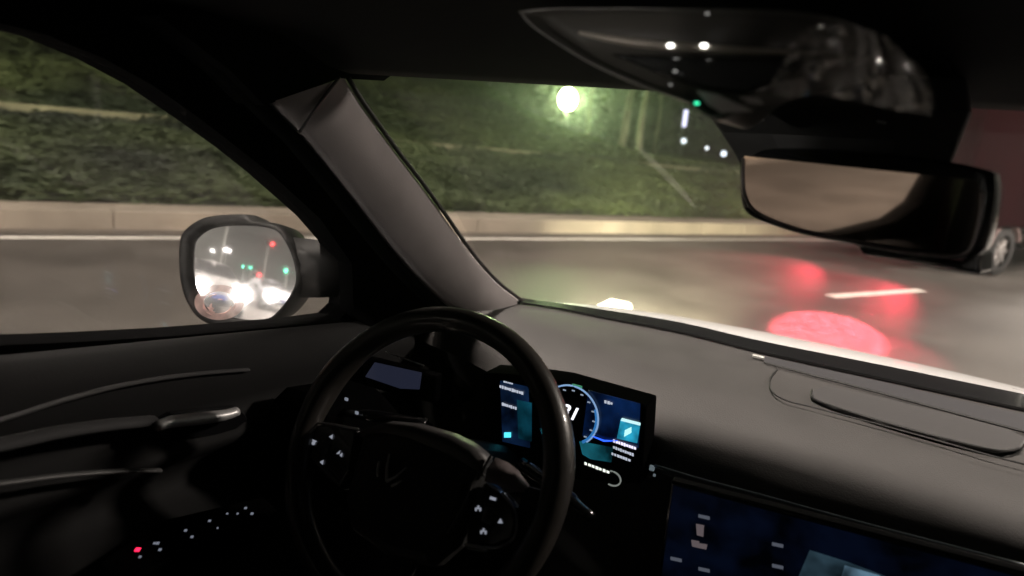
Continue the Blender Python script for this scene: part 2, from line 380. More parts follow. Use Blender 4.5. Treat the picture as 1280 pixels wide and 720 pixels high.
# distant lights beyond the grass
def far_lamp(s, n, z, r, col, st, label, tall=None):
    t = thing('distant_lamp', label, 'lamp', rd(s, n, hz(s, min(n, 38)) - .1), ROADROT)
    zz = z - (hz(s, min(n, 38)) - .1)
    bm = B(); tube(bm, [(0, 0, 0), (0, 0, zz)], [.05, .035], 8); obj('post', bm, POLE, t)
    bm = B()
    if tall: box(bm, (0, -.1, zz), (r * 1.6, .12, tall))
    else: bmesh.ops.create_uvsphere(bm, u_segments=12, v_segments=8, radius=r, matrix=Matrix.Translation((0, -.05, zz)))
    obj('lamp_lens', bm, emis('lens_%d' % int(s * 10 + n), col, st), t, smooth=not tall)
SHOW = [((855, 148), 34, .16, (.75, .75, 1), 2.2, 'tall narrow blue-white illuminated column between the trees', 1.1),
        ((854, 176), 33, .17, (.85, .95, 1), 2.5, 'dim whitish lamp low under the light column', None),
        ((883, 185), 36, .12, (.9, .95, 1), 3, 'small white lamp second from the windshield edge', None),
        ((904, 192), 36, .20, (.8, .88, 1), 3, 'bluish lamp nearest the mirror bracket', None),
        ((820, 165), 33, .10, (1, .95, .7), 6, 'tiny warm lamp right of the pale trunks', None),
        ((598, 145), 30, .10, (1, 1, .9), 9, 'tiny lone white lamp left of the floodlight', None)]
for (px, py), n, r, col, st, lab, tall in SHOW:
    d = fw + rt * ((px - 640) / 834) + up * ((360 - py) / 834); t_ = n / d.dot(ND); p = Vector((0, 0, H)) + d * t_
    far_lamp(p.dot(SD), n, p.z, r, col, st, lab, tall)

# ================================================================== VEHICLES
def wheel(parent, c, r, wd, axis='y', rim_mat=None, name='wheel'):
    bm = B(); prof = [(-.5, .62), (-.5, .92), (-.36, 1), (.36, 1), (.5, .92), (.5, .62)]; rings = []
    for k in range(32):
        a = k * 2 * math.pi / 32
        rings.append([Vector((c[0] + math.cos(a) * r * q, c[1] + p * wd, c[2] + math.sin(a) * r * q)) for p, q in prof])
    g = loft(bm, rings + [rings[0]]); bmesh.ops.remove_doubles(bm, verts=bm.verts, dist=1e-5)
    wh = obj(name, bm, RUBBER, parent, smooth=True)
    bm = B(); cyl(bm, c, r * .62, wd * .55, 'y', 28)
    for sgn in (-1, 1):
        cyl(bm, (c[0], c[1] + sgn * wd * .34, c[2]), r * .17, wd * .2, 'y', 16)
        for k in range(8):
            a = k * math.pi / 4; box(bm, (c[0] + math.cos(a) * r * .38, c[1] + sgn * wd * .31, c[2] + math.sin(a) * r * .38), (r * .46, .03, r * .11), rot=(0, -a, 0))
    obj('rim', bm, rim_mat or CHROME, wh, bevel=.004)
    return wh
RIMG = mat('steel_rim', (.45, .43, .42), .4, metal=.6, noise=.2, scale=10)
def truck():
    """box lorry heading away along the far lane; local x = road direction, y = away from us"""
    t = thing('box_lorry', 'tall dark red box lorry driving away beside the mirror, brake lights on', 'lorry', rd(8.85, 5.25, 0), ROADROT)
    RED = mat('lorry_red', (.012, .0008, .002), 1, spec=0, noise=.2, scale=1.5, bump=.1, bscale=10)
    bm = B(); box(bm, (2.9, 0, 1.85), (5.7, 2.05, 2.36)); obj('cargo_box', bm, RED, t, bevel=.03)
    bm = B()
    for x in (1.9,): box(bm, (x, -1.03, 1.85), (.04, .010, 2.2))
    obj('side_rib', bm, RED, t)
    bm = B()
    for y in (-.42, .42): box(bm, (3.6, y, .58), (7.1, .09, .16))
    for x in (.3, 2.2, 4.2, 6): box(bm, (x, 0, .58), (.08, .8, .12))
    obj('chassis', bm, BLACK, t)
    for y in (-.5, .5):
        bm = B(); box(bm, (.035, y * 1.02, 1.85), (.03, .98, 2.25)); d = obj('rear_door', bm, RED, t, bevel=.01)
        bm = B(); tube(bm, [(.0, y * .35, .8), (.0, y * .35, 2.9)], .015, 8); obj('lock_bar', bm, RIMG, d)
    bm = B(); box(bm, (-.02, 0, .48), (.1, 1.95, .12)); obj('bumper', bm, BLACK, t, bevel=.01)
    for y in (-.84, .40):
        bm = B(); box(bm, (-.035, y, .70), (.05, .26, .13)); obj('tail_light', bm, emis('brake_red', (1, .03, .06), 10), t, bevel=.01)
        light('brake_light', 'SPOT', (-.12, y, .70), 420, (1, .05, .09), t, size=.07, target=(-3.6, y + (.1 if y < 0 else -.2), 0), spot=R(60), blend=.9)
    # cab
    bm = B(); prism(bm, [(5.85, -.95, .5), (5.85, -.95, 2.3), (6.9, -.95, 2.3), (7.45, -.95, 1.35), (7.55, -.95, .5)], (0, 1.9, 0)); cb = obj('cab', bm, RED, t, bevel=.05)
    bm = B(); prism(bm, [(6.2, -.965, 1.4), (6.2, -.965, 2.1), (6.8, -.965, 2.1), (7.2, -.965, 1.4)], (0, .01, 0)); obj('side_window', bm, BLACKG, cb)
    for x in (1.45, 6.4):
        for y in (-.86, .86): wheel(t, (x, y, .34), .34, .22, rim_mat=RIMG)
    for y in (-.86, .86):
        bm = B(); arc = [(1.45 + math.cos(a) * .42, y, .34 + math.sin(a) * .40) for a in np.linspace(.35, 2.9, 12)]
        loft(bm, [[(p[0], p[1] - .13, p[2]), (p[0], p[1] + .13, p[2])] for p in arc]); o = obj('mudguard', bm, mat('pale_guard', (.35, .25, .24), .5), t); o.modifiers.new('s', 'SOLIDIFY').thickness = .02
    bm = B(); box(bm, (.75, -1.02, .62), (.3, .03, .05)); obj('side_reflector', bm, mat('reflector', (.8, .75, .75), .25), t)
    bm = B()
    for z in (.55,): box(bm, (3.6, -.98, z), (2.6, .03, .10)); box(bm, (3.6, -.98, z - .2), (2.6, .03, .06))
    obj('side_guard', bm, RIMG, t)
truck()
light('red_pool_spot', 'SPOT', rd(8.78, 5.5, 2.75), 2600, (1, .10, .14), None, size=.02, target=rd(4.75, 3.0, 0), spot=R(9.3), blend=.35)  # added spot, no such lamp: throws a red oval on the road
light('red_pool_spot', 'SPOT', rd(8.78, 5.55, 2.72), 700, (1, .10, .14), None, size=.02, target=rd(4.85, 2.42, 0), spot=R(6), blend=1)  # second added spot for the tail of the red oval
def sedan(s, n, label, paint, E):
    """car facing +x (towards us)"""
    t = thing('following_car', label, 'car', rd(s, n, 0), ROADROT, 'cars following behind')
    prof = [(-4.5, .55, .55), (-4.45, .95, .80), (-3.7, 1.02, .86), (-3.0, 1.40, .68), (-1.9, 1.43, .68), (-1.1, 1.0, .84), (-.25, .86, .82), (0, .6, .78), (0.02, .3, .76)]
    bm = B(); rows = []
    for x, z, wd in prof:
        rows.append([Vector((x, -wd, .28)), Vector((x, -wd - .06, .5)), Vector((x, -wd - .02, min(z, .9))), Vector((x, -wd * .93, z - .03)), Vector((x, 0, z + .02)), Vector((x, wd * .93, z - .03)), Vector((x, wd + .02, min(z, .9))), Vector((x, wd + .06, .5)), Vector((x, wd, .28))])
    loft(bm, rows); bd = obj('body', bm, paint, t, smooth=True)
    bm = B(); loft(bm, [[(-1.82, -.6, 1.40), (-1.82, .6, 1.40)], [(-1.12, -.74, 1.045), (-1.12, .74, 1.045)]]); obj('windshield', bm, BLACKG, t)
    bm = B(); box(bm, (.03, 0, .42), (.05, 1.1, .22)); obj('grille', bm, BLACKG, t, bevel=.02)
    bm = B(); box(bm, (.05, 0, .52), (.02, .44, .11)); obj('number_plate', bm, mat('plate_blue', (.05, .1, .4), .4), t)
    for y in (-.62, .62):
        bm = B(); box(bm, (.02, y, .68), (.10, .40, .17)); obj('headlight', bm, emis('headlight', (1, .93, .86), 200), t, bevel=.02)
        light('headlamp', 'SPOT', (.14, y, .68), E, (1, .93, .85), t, size=.05, target=(9, y, .1), spot=R(70), blend=.8)
    for x in (-.85, -3.6):
        for y in (-.8, .8): wheel(t, (x, y, .32), .32, .2)
    for y in (-1, 1):
        bm = B(); box(bm, (-1.35, y * 1.02, 1.0), (.1, .2, .12)); obj('door_mirror', bm, BLACKG, t, bevel=.03)
sedan(-6.6, .0, 'pale car close behind with both headlights dazzling in the door mirror', HOODM, 250)
sedan(-11.2, -4.0, 'second car further right behind, headlights at the mirror glass edge', mat('silver_paint', (.4, .42, .45), .3, metal=.5), 260)

def signal(s, n, hgt, col, label, name='traffic_light', arm=3.5):
    t = thing(name, label, 'traffic light', rd(s, n, 0), ROADROT)
    bm = B(); tube(bm, [(0, 0, 0), (0, 0, hgt + .4)], .08, 10); obj('post', bm, POLE, t)
    bm = B(); box(bm, (.12, 0, hgt), (.18, .9, .34)); hs = obj('signal_head', bm, BLACK, t, bevel=.02)
    for k, c in enumerate(((1, .05, .05), (1, .6, .1), (.1, 1, .55))):
        bm = B(); cyl(bm, (.23, -.28 + .28 * k, hgt), .12, .03, 'x'); on = (k == 0 and col == 'r') or (k == 2 and col == 'g')
        obj('signal_lens', bm, emis('sig_%s' % 'rag'[k], c, 22) if on else BLACKG, hs)
signal(-37.5, -10.2, 3.35, 'g', 'green traffic light pair seen far back in the door mirror, left one')
signal(-38.2, -9.2, 3.3, 'g', 'green traffic light seen far back in the door mirror, second one')
signal(-23.6, -6.5, 2.0, 'r', 'low red traffic light under the green ones in the door mirror')
signal(-23.0, -7.1, 4.85, 'r', 'high red traffic light at the upper right of the door mirror')
signal(-22.4, -9.2, 2.8, 'g', 'green traffic light at the right edge of the door mirror')
def back_lamp(s, n, z, r, label):
    t = thing('rear_lamp_post', label, 'lamp', rd(s, n, 0), ROADROT)
    bm = B(); tube(bm, [(0, 0, 0), (0, 0, z)], .06, 8); obj('post', bm, POLE, t)
    bm = B(); box(bm, (.1, 0, z), (.3, r * 4, r)); obj('lamp_lens', bm, emis('rear_lamp', (1, .95, .9), 16), t)
back_lamp(-24.3, -3.4, 3.45, .16, 'white lamp high in the door mirror above the headlights')
back_lamp(-39.4, -4.0, 4.4, .16, 'smaller white lamp at the upper left of the door mirror')

# ================================================================== OUR CAR
car = thing('car', 'white car seen from its dark cabin, driver side and dashboard in view', 'car', (0, 0, 0), -BETA)
# --- roof and headliner (underside just above the lens)
HX0, HX1 = -.70, .64
def hdr(x):  # front edge of the headliner
    u_ = (x + .03) / .7; return Vector((x, .80 - .06 * u_ * u_, 1.316 - .004 * u_ * u_))
bm = B(); rows = []
for i in range(21):
    x = HX0 - .06 + (HX1 - HX0 + .12) * i / 20; e = hdr(x); c_ = 1 - ((x + .03) / .78) ** 2
    z = 1.345 + .03 * c_
    rows.append([e + Vector((0, .05, .035)), e + Vector((0, .015, .008)), e + Vector((0, -.01, .0)), e + Vector((0, -.05, .004)), Vector((x, .62, z - .012)), Vector((x, .4, z)), Vector((x, -.3, z + .01)), Vector((x, -1.2, z)), Vector((x, -1.9, z - .06)), Vector((x, -1.9, z + .06)), Vector((x, .3, z + .09)), Vector((x, .72, z + .05))])
g = loft(bm, rows, close=True); bm.faces.new(g[0]); bm.faces.new(g[-1][::-1])
obj('headliner', bm, CLOTH, car, smooth=True)
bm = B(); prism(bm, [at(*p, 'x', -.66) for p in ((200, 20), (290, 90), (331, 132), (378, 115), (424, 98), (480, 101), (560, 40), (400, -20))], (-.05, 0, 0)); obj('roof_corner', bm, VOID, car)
# --- door shell round the window opening (driver side, x=-.75)
op = [(0, 30), (60, 46), (130, 75), (190, 108), (250, 150), (300, 187), (340, 220), (375, 252), (400, 275), (425, 305), (438, 330), (440, 360), (438, 385), (425, 398), (380, 405), (300, 413), (220, 420), (110, 427), (0, 432)]
ov = [at(*p, 'x', -.75) for p in op]
ov = [Vector((-.75, -.20, 1.17)), Vector((-.75, -.215, 1.22)), Vector((-.75, -.23, 1.33)), Vector((-.75, -.05, 1.338))] + ov + [Vector((-.75, .08, 1.018)), Vector((-.75, 0, 1.03)), Vector((-.75, -.10, 1.05)), Vector((-.75, -.16, 1.09))]
outer = []
for v in ov:
    outer.append(v)
cen = Vector((-.75, .0, 1.13))
def ring(bm, inner, m_pts, th):
    a = [bm.verts.new(p) for p in inner]; b = [bm.verts.new(p) for p in m_pts]; c2 = [bm.verts.new(Vector(p) + Vector(th)) for p in inner]; d2 = [bm.verts.new(Vector(p) + Vector(th)) for p in m_pts]
    n = len(a)
    for i in range(n):
        j = (i + 1) % n
        bm.faces.new((a[i], a[j], b[j], b[i])); bm.faces.new((c2[i], d2[i], d2[j], c2[j])); bm.faces.new((a[i], c2[i], c2[j], a[j])); bm.faces.new((b[i], b[j], d2[j], d2[i]))
mp = []
for v in ov:
    q = v.copy()
    up_ = v.z > 1.0 + 0.0 and not (v.y > .80 and v.z < 1.05)
    if v.y < -.08: q += Vector((0, -.12, .02 if v.z > 1.2 else -.05))
    elif v.z > 1.06 and v.y < .86: q += Vector((.0, .10, .12))
    elif v.y > .80: q += Vector((0, .22, .05 if v.z > 1 else -.06))
    else: q += Vector((0, 0, -.05))
    mp.append(q)
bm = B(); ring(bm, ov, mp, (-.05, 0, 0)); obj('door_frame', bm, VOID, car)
# glass in the door
bm = B(); prism(bm, ov, (-.004, 0, 0)); bmesh.ops.translate(bm, verts=bm.verts, vec=(-.024, 0, 0)); o = obj('door_glass', bm, SG, car)
# B pillar, rear cabin so the mirror sees a real car
bm = B(); prism(bm, [(-.78, -.20, .9), (-.78, -.50, .9), (-.78, -.55, 1.40), (-.78, -.25, 1.40)], (.07, 0, 0)); obj('centre_pillar', bm, BLACK, car)
bm = B(); prism(bm, [(-.79, -.95, .3), (-.79, -2.2, .3), (-.79, -2.2, 1.0), (-.76, -1.6, 1.40), (-.76, -.95, 1.40)], (.06, 0, 0)); obj('rear_quarter', bm, BLACK, car)
# --- door panel: swept section with padded shelf, recess, armrest
def door_sec(y):
    b = .962 - .139 * (y - .534) if y > .2 else 1.008 - .03 * (y - .2)     # belt height
    k = .10 * (y - .5)
    return [(-.80, b - .045), (-.775, b - .016), (-.752, b - .001), (-.735, b - .010), (-.722, b - .035), (-.716, b - .075 + k * .3), (-.730, b - .115 + k * .3), (-.705, b - .128 + k * .5), (-.690, b - .140 + k * .5), (-.700, b - .155 + k * .5),
            (-.735, b - .175 + k * .6), (-.735, b - .21 + k * .6), (-.69, b - .228 + k * .6), (-.66, b - .238 + k * .6), (-.655, b - .255 + k * .6), (-.69, b - .29), (-.73, b - .36), (-.735, b - .62), (-.80, b - .66)]
ys = np.linspace(-1.0, 1.02, 34)
bm = B(); g = loft(bm, [[Vector((x, y, z)) for x, z in door_sec(y)] for y in ys]); dp = obj('door_panel', bm, DOORM, car, smooth=True, subsurf=1)
# outer skin of the door, white
bm = B(); loft(bm, [[Vector((x, y, z)) for x, z in ((-.80, .93 - (y - .4) * .12), (-.83, .90 - (y - .4) * .12), (-.90, .75), (-.90, .45), (-.84, .22))] for y in np.linspace(-2.2, 1.5, 20)]); obj('door_skin', bm, HOODM, car, smooth=True)
# trim ridges along the panel, soft highlights put into their pale colour (photo: two soft grey lines and a third lower one)
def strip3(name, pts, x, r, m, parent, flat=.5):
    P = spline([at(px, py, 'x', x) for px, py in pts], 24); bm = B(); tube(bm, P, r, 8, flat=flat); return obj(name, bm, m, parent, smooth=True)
TRIMG = mat('soft_highlight', (.048, .048, .05), .85, bdist=.0006, bump=.2, bscale=300)
strip3('trim_highlight', [(-80, 545), (0, 525), (80, 500), (160, 480), (240, 468), (310, 462)], -.718, .005, TRIMG, dp)
strip3('trim_highlight', [(-80, 571), (0, 556), (70, 541), (130, 532), (192, 526)], -.702, .013, TRIMG, dp)
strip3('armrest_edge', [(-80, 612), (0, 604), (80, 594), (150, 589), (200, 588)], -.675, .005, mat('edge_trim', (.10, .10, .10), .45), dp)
# door handle: chrome lever in a dark cup
hp = [at(*p, 'x', -.685) for p in ((196, 533), (215, 527), (250, 523), (280, 519), (296, 514))]
bm = B(); tube(bm, spline(hp, 16), [.0075 + .002 * math.sin(k / 16 * math.pi) for k in range(17)], 10, flat=.8); hd_ = obj('door_handle', bm, mat('brushed_silver', (.75, .75, .75), .4, metal=.5), car, smooth=True)
cp = [at(*p, 'x', -.70) for p in ((192, 530), (200, 545), (240, 549), (290, 544), (312, 524), (298, 508), (250, 512), (215, 517))]
bm = B(); prism(bm, cp, (-.012, 0, 0)); obj('handle_cup', bm, BLACKG, hd_, bevel=.004)
# window switches on the armrest, faint backlit marks
ICON = emis('faint_icon', (.75, .82, 1), .22)
sw = thing  # noqa
swp = [at(*p, 'z', .762) for p in ((120, 705), (200, 650), (330, 620), (350, 640), (230, 690), (150, 730))]
bm = B(); prism(bm, swp, (0, 0, -.03)); swo = obj('switch_panel', bm, VOID, car, bevel=.004)
for (px, py), r_ in (((197, 679), .0028), ((200, 687), .0026), ((193, 679), .002), ((232, 663), .0025), ((240, 671), .0025), ((262, 651), .0025), ((272, 660), .0015), ((284, 642), .0018), ((297, 642), .0018), ((307, 635), .0026), ((315, 642), .0028), ((172, 687), .0045), ((175, 696), .0022)):
    P = at(px, py, 'z', .7645); bm = B(); box(bm, P, (r_ * 1.1, r_ * 1.2, .0012), rot=(0, 0, .6))
    obj('switch_icon', bm, emis('red_icon', (1, .02, .08), 2.2) if (px, py) == (172, 687) else ICON, swo)
# door opening lever region: knee pad / lower dash end, left of wheel
bm = B(); prism(bm, [at(*p, 'x', -.70) for p in ((318, 600), (330, 500), (352, 480), (420, 470), (470, 520), (470, 620))], (.10, 0, 0)); obj('dash_end_cap', bm, VOID, car, bevel=.02)

# --- A pillar: lit fabric trim, dark surround
R_edge = [(432, 97), (447, 122), (470, 155), (497, 192), (525, 228), (552, 265), (575, 298), (597, 327), (620, 352), (640, 368), (657, 380)]
L_edge = [(333, 130), (350, 148), (372, 168), (398, 200), (425, 233), (452, 268), (478, 301), (500, 328), (522, 352), (545, 374), (568, 392)]
RX = [at(*p, 'x', x) for p, x in zip(R_edge, np.linspace(-.655, -.615, 11))]
LX = [at(*p, 'x', x) for p, x in zip(L_edge, np.linspace(-.665, -.655, 11))]
rows = []
for l, r_ in zip(LX, RX):
    row = []
    for k in range(9):
        t_ = k / 8; p = l.lerp(r_, t_); bul = .018 * math.sin(math.pi * t_); row.append(p + Vector((bul, -bul * .4, bul * .2)))
    row.insert(0, l + Vector((-.03, .012, .01))); row.append(r_ + Vector((-.012, .012, -.004)))
    rows.append(row)
bm = B(); loft(bm, rows); pt = obj('pillar_trim', bm, PILLAR, car, smooth=True, subsurf=1)
pt['label'] = 'pale grey fabric trim on the windshield pillar'
# seam across the upper trim and black bead along the glass
bm = B(); P = spline([at(423, 96, 'x', -.646), at(400, 126, 'x', -.642), at(372, 166, 'x', -.652)], 14); tube(bm, [p + Vector((.004, -.002, .0)) for p in P], .0022, 6); obj('trim_seam', bm, BLACK, pt)
bm = B(); tube(bm, spline([p + Vector((.004, 0, .001)) for p in RX], 40), .0035, 6); obj('glass_bead', bm, BLACK, car, smooth=True)
bm = B(); rows = []
for k, l in enumerate(LX):
    rows.append([l + Vector((-.002, -.001, 0)), l + Vector((-.02, -.006, -.01)), l + Vector((-.06, .03, .0)), l + Vector((-.05, .09, .03)), l + Vector((-.02, .06, .03))])
rows.insert(0, [p + (rows[0][0] - rows[2][0]) * 1.4 for p in rows[0]]); rows.append([p + (rows[-1][0] - rows[-3][0]) * .8 for p in rows[-1]])
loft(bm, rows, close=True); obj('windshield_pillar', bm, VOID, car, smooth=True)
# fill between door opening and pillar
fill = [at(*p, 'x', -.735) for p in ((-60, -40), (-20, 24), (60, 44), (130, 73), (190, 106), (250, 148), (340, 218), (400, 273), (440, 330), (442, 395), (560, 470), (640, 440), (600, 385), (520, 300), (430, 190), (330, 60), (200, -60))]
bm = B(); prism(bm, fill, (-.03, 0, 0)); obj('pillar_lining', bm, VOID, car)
# small gap visible under the mirror: dash side vent panel
# --- passenger side shell
bm = B(); prism(bm, [(.72, 1.3, .3), (.72, 1.3, .93), (.72, -2.2, 1.0), (.72, -2.2, .3)], (.06, 0, 0)); obj('passenger_door', bm, BLACK, car)
bm = B(); prism(bm, [(.60, 1.35, .88), (.66, 1.40, .88), (.72, .70, 1.34), (.66, .64, 1.34)], (.05, 0, 0)); obj('passenger_pillar', bm, PILLAR, car)
bm = B(); prism(bm, [(.72, -.55, .9), (.72, -.70, .9), (.72, -.75, 1.38), (.72, -.6, 1.38)], (.05, 0, 0)); obj('passenger_centre_pillar', bm, BLACK, car)
bm = B(); box(bm, (-.03, -1.2, .62), (1.4, .2, .66), rot=(R(-12), 0, 0)); box(bm, (-.03, -.9, .42), (1.4, .6, .18)); obj('rear_seat', bm, BLACK, car, bevel=.06)
bm = B(); box(bm, (-.03, -.4, .22), (1.5, 3.4, .05)); obj('floor_pan', bm, BLACK, car)
bm = B(); box(bm, (-.03, -1.85, .75), (1.5, .6, .5)); obj('boot_wall', bm, BLACK, car, bevel=.04)

TINT = glass_mat('light_cut_glass', .22, gloss=.03)  # dark tint added to unseen rear panes to keep lamplight out
bm = B(); prism(bm, [(.74, 1.30, .94), (.74, .75, 1.33), (.74, -.55, 1.36), (.74, -.55, .98)], (.004, 0, 0)); obj('passenger_glass', bm, glass_mat('passenger_tint', .45, gloss=.03), car)  # tint added to dim lamplight from the passenger side
bm = B(); prism(bm, [(.74, -.70, .98), (.74, -.70, 1.36), (.74, -1.9, 1.30), (.74, -1.9, 1.0)], (.004, 0, 0)); obj('rear_side_glass', bm, TINT, car)
bm = B(); prism(bm, [(-.78, -1.88, 1.30), (.74, -1.88, 1.30), (.74, -2.15, .98), (-.78, -2.15, .98)], (0, .004, 0)); obj('rear_glass', bm, TINT, car)
# --- dashboard
def px_edge(t):   # near edge of the upper pad, car frame
    return t
dr = []
xs = np.linspace(-.74, .70, 49)
def cowl_y(x): u_ = (x + .03) / .7; return 1.325 - .075 * u_ * u_ - (.0 if u_ > -.8 else (abs(u_) - .8) * .3)
def near_y(x):     # where the top starts to roll down
    return float(np.interp(x, [-.74, -.60, -.42, -.28, -.17, -.05, .25, .70], [1.10, 1.06, .985, .905, .860, .852, .885, .90]))
for x in xs:
    cy, ny = cowl_y(x), near_y(x)
    hood = .012 * math.exp(-((x + .42) / .2) ** 2)     # hump over the cluster
    zt = .90
    row = [(cy + .04, zt - .03), (cy + .012, zt - .004), (cy, zt), (cy - .03, zt + .001), (cy * .7 + ny * .3, zt + .003 + hood * .5), (cy * .42 + ny * .58, zt + .000 + hood), (cy * .22 + ny * .78, zt - .007 + hood), (cy * .08 + ny * .92, zt - .018 + hood), (ny - .012, zt - .030 + hood), (ny - .030, zt - .047 + hood * .5), (ny - .038, zt - .066)]
    dr.append([Vector((x, y, z)) for y, z in row])
bm = B(); loft(bm, dr); dash = obj('dashboard', bm, DASH, car, smooth=True, subsurf=1)
# lower dash body
bm = B()
rows = []
for x in xs:
    ny = near_y(x); rows.append([Vector((x, ny + .02, .845)), Vector((x, ny + .01, .835)), Vector((x, ny + .03, .80)), Vector((x, ny + .07, .72)), Vector((x, ny + .03, .60)), Vector((x, ny + .1, .40)), Vector((x, ny + .3, .30))])
loft(bm, rows); obj('lower_dash', bm, DASHD, dash, smooth=True)
# thin bright line at the lower lip of the pad (right of the cluster)
bm = B(); tube(bm, spline([at(818, 582, 'z', .853), at(870, 598, 'z', .853), at(960, 622, 'z', .853), at(1080, 655, 'z', .853), at(1300, 712, 'z', .853)], 20), .0022, 6); obj('accent_line', bm, mat('accent', (.09, .12, .13), .35, metal=.3), dash, smooth=True)
# demister slot strip and black edge under the glass
def ribbon(name, far, near, z, m, parent, zz=.0):
    bm = B(); a = spline([at(*p, 'z', z) for p in far], 30); b = spline([at(*p, 'z', z) for p in near], 30); n_ = min(len(a), len(b))
    loft(bm, [[a[i], b[i]] for i in range(n_)]); o = obj(name, bm, m, parent); s_ = o.modifiers.new('s', 'SOLIDIFY'); s_.thickness = .004; s_.offset = 0; return o
ribbon('glass_seal', [(640, 372), (700, 380), (760, 389), (850, 404), (950, 427), (1100, 457), (1290, 496)], [(640, 377), (700, 386), (760, 398), (850, 415), (950, 440), (1100, 473), (1290, 514)], .906, BLACKG, dash)
ribbon('demister_vent', [(955, 446), (1000, 456), (1100, 478), (1200, 502), (1290, 522)], [(955, 453), (1000, 465), (1100, 491), (1200, 518), (1290, 542)], .9045, mat('vent_grey', (.03, .03, .033), .5, bdist=.0006, bump=.3, bscale=300), dash)
bm = B(); tube(bm, spline([at(*p, 'z', .9068) for p in ((955, 453), (1000, 465), (1100, 491), (1200, 518), (1290, 542))], 20), .0018, 6); obj('vent_lip', bm, BLACK, dash)
bm = B(); box(bm, at(948, 446, 'z', .908), (.02, .008, .004)); obj('vent_end', bm, mat('vent_end', (.4, .4, .38), .5), dash, bevel=.001)
# centre speaker: oval seam and grille
gp = [(1015, 487), (1030, 481), (1120, 500), (1200, 520), (1262, 536), (1284, 548), (1276, 560), (1248, 563), (1180, 548), (1100, 526), (1040, 507), (1016, 497)]
P = [at(*p, 'z', .9068) for p in gp]; bm = B(); prism(bm, P, (0, 0, -.006)); sp = obj('speaker_grille', bm, GRILLE, dash, bevel=.003)
bm = B(); tube(bm, spline([at(*p, 'z', .9062) for p in gp[6:] + gp[:1]], 40), .0016, 6); obj('grille_edge', bm, BLACK, sp)
sm_pts = [(972, 461), (963, 472), (964, 488), (982, 500), (1020, 510), (1100, 531), (1180, 553), (1240, 570), (1300, 585)]
bm = B(); tube(bm, spline([at(*p, 'z', .9048) for p in sm_pts], 60), .0013, 6); obj('pad_seam', bm, BLACK, dash)

# --- instrument cluster (screen faces the driver)
CY = .80
cl_pts = [(600, 462), (700, 478), (812, 512), (806, 612), (700, 592), (600, 566)]
Q = [at(*p, 'y', CY) for p in cl_pts]
bm = B(); prism(bm, [at(*p, 'y', CY + .006) for p in ((604, 466), (640, 468), (700, 477), (808, 508), (802, 606), (604, 592))], (0, .05, 0)); clu = obj('instrument_cluster', bm, mat('bezel_black', (.0012, .0012, .0014), 1, spec=.02), car, bevel=.003)
def scr(pts, m, name, y=CY + .002, th=.002):
    bm = B(); prism(bm, [at(*p, 'y', y) for p in pts], (0, th, 0)); return obj(name, bm, m, clu)
scr([(625, 476), (660, 484), (662, 560), (628, 552)], emisn('scr_navy', (.01, .035, .11), .26), 'display_panel', CY + .003)
scr([(646, 500), (664, 504), (664, 552), (648, 548)], emisn('scr_teal', (.01, .15, .24), .22), 'display_glow', CY + .0015)
scr([(735, 488), (800, 505), (798, 560), (728, 545)], emisn('scr_navy2', (.006, .035, .16), .28), 'display_panel', CY + .003)
scr([(724, 552), (766, 560), (764, 578), (738, 574), (728, 568)], emisn('scr_teal2', (.02, .28, .38), .28), 'display_glow', CY + .0012)
scr([(776, 524), (800, 530), (796, 554), (771, 548)], emisn('scr_cyan', (.03, .50, .80), .9), 'map_tile', CY)
scr([(777, 523), (800, 529), (800, 532), (776, 526)], emis('scr_pale', (.6, .95, 1), 1.0), 'map_tile_edge', CY - .001)
scr([(781, 538), (789, 534), (789, 541), (780, 546)], emis('scr_pale2', (.5, 1, .95), 1.1), 'map_arrow', CY - .001)
TXT = emis('scr_text', (.78, .84, 1), .6)
def dashes(x0, y0, x1, y1, n, h, m=TXT):
    bm = B()
    for k in range(n):
        a = (k + .12) / n; b = (k + random.uniform(.72, .95)) / n; hh = h * random.uniform(.7, 1.1)
        prism(bm, [at(x0 + (x1 - x0) * a, y0 + (y1 - y0) * a - hh / 2, 'y', CY), at(x0 + (x1 - x0) * b, y0 + (y1 - y0) * b - hh / 2, 'y', CY), at(x0 + (x1 - x0) * b, y0 + (y1 - y0) * b + hh / 2, 'y', CY), at(x0 + (x1 - x0) * a, y0 + (y1 - y0) * a + hh / 2, 'y', CY)], (0, .001, 0))
    obj('text_line', bm, m, clu)
dashes(624, 483, 654, 492, 10, 3.6); dashes(627, 505, 646, 511, 7, 3.6); dashes(755, 502, 766, 505, 3, 3.2)
dashes(766, 551, 795, 561, 9, 3.6, emis('scr_text3', (.8, .75, 1), 1.3)); dashes(766, 559, 792, 569, 9, 3.2); dashes(764, 567, 788, 576, 7, 3.2)
dashes(629, 477, 641, 480, 5, 2.0)
scr([(630, 541), (638, 541), (638, 547), (630, 547)], emis('scr_spot', (.1, .8, 1), 1.2), 'status_icon', CY)
dashes(730, 579, 762, 591, 7, 3.6, emis('scr_white', (.95, 1, .9), 1.1)); scr([(715, 480), (727, 483), (727, 486), (715, 483)], emis('scr_green', (.1, .6, .3), .35), 'status_icon', CY)
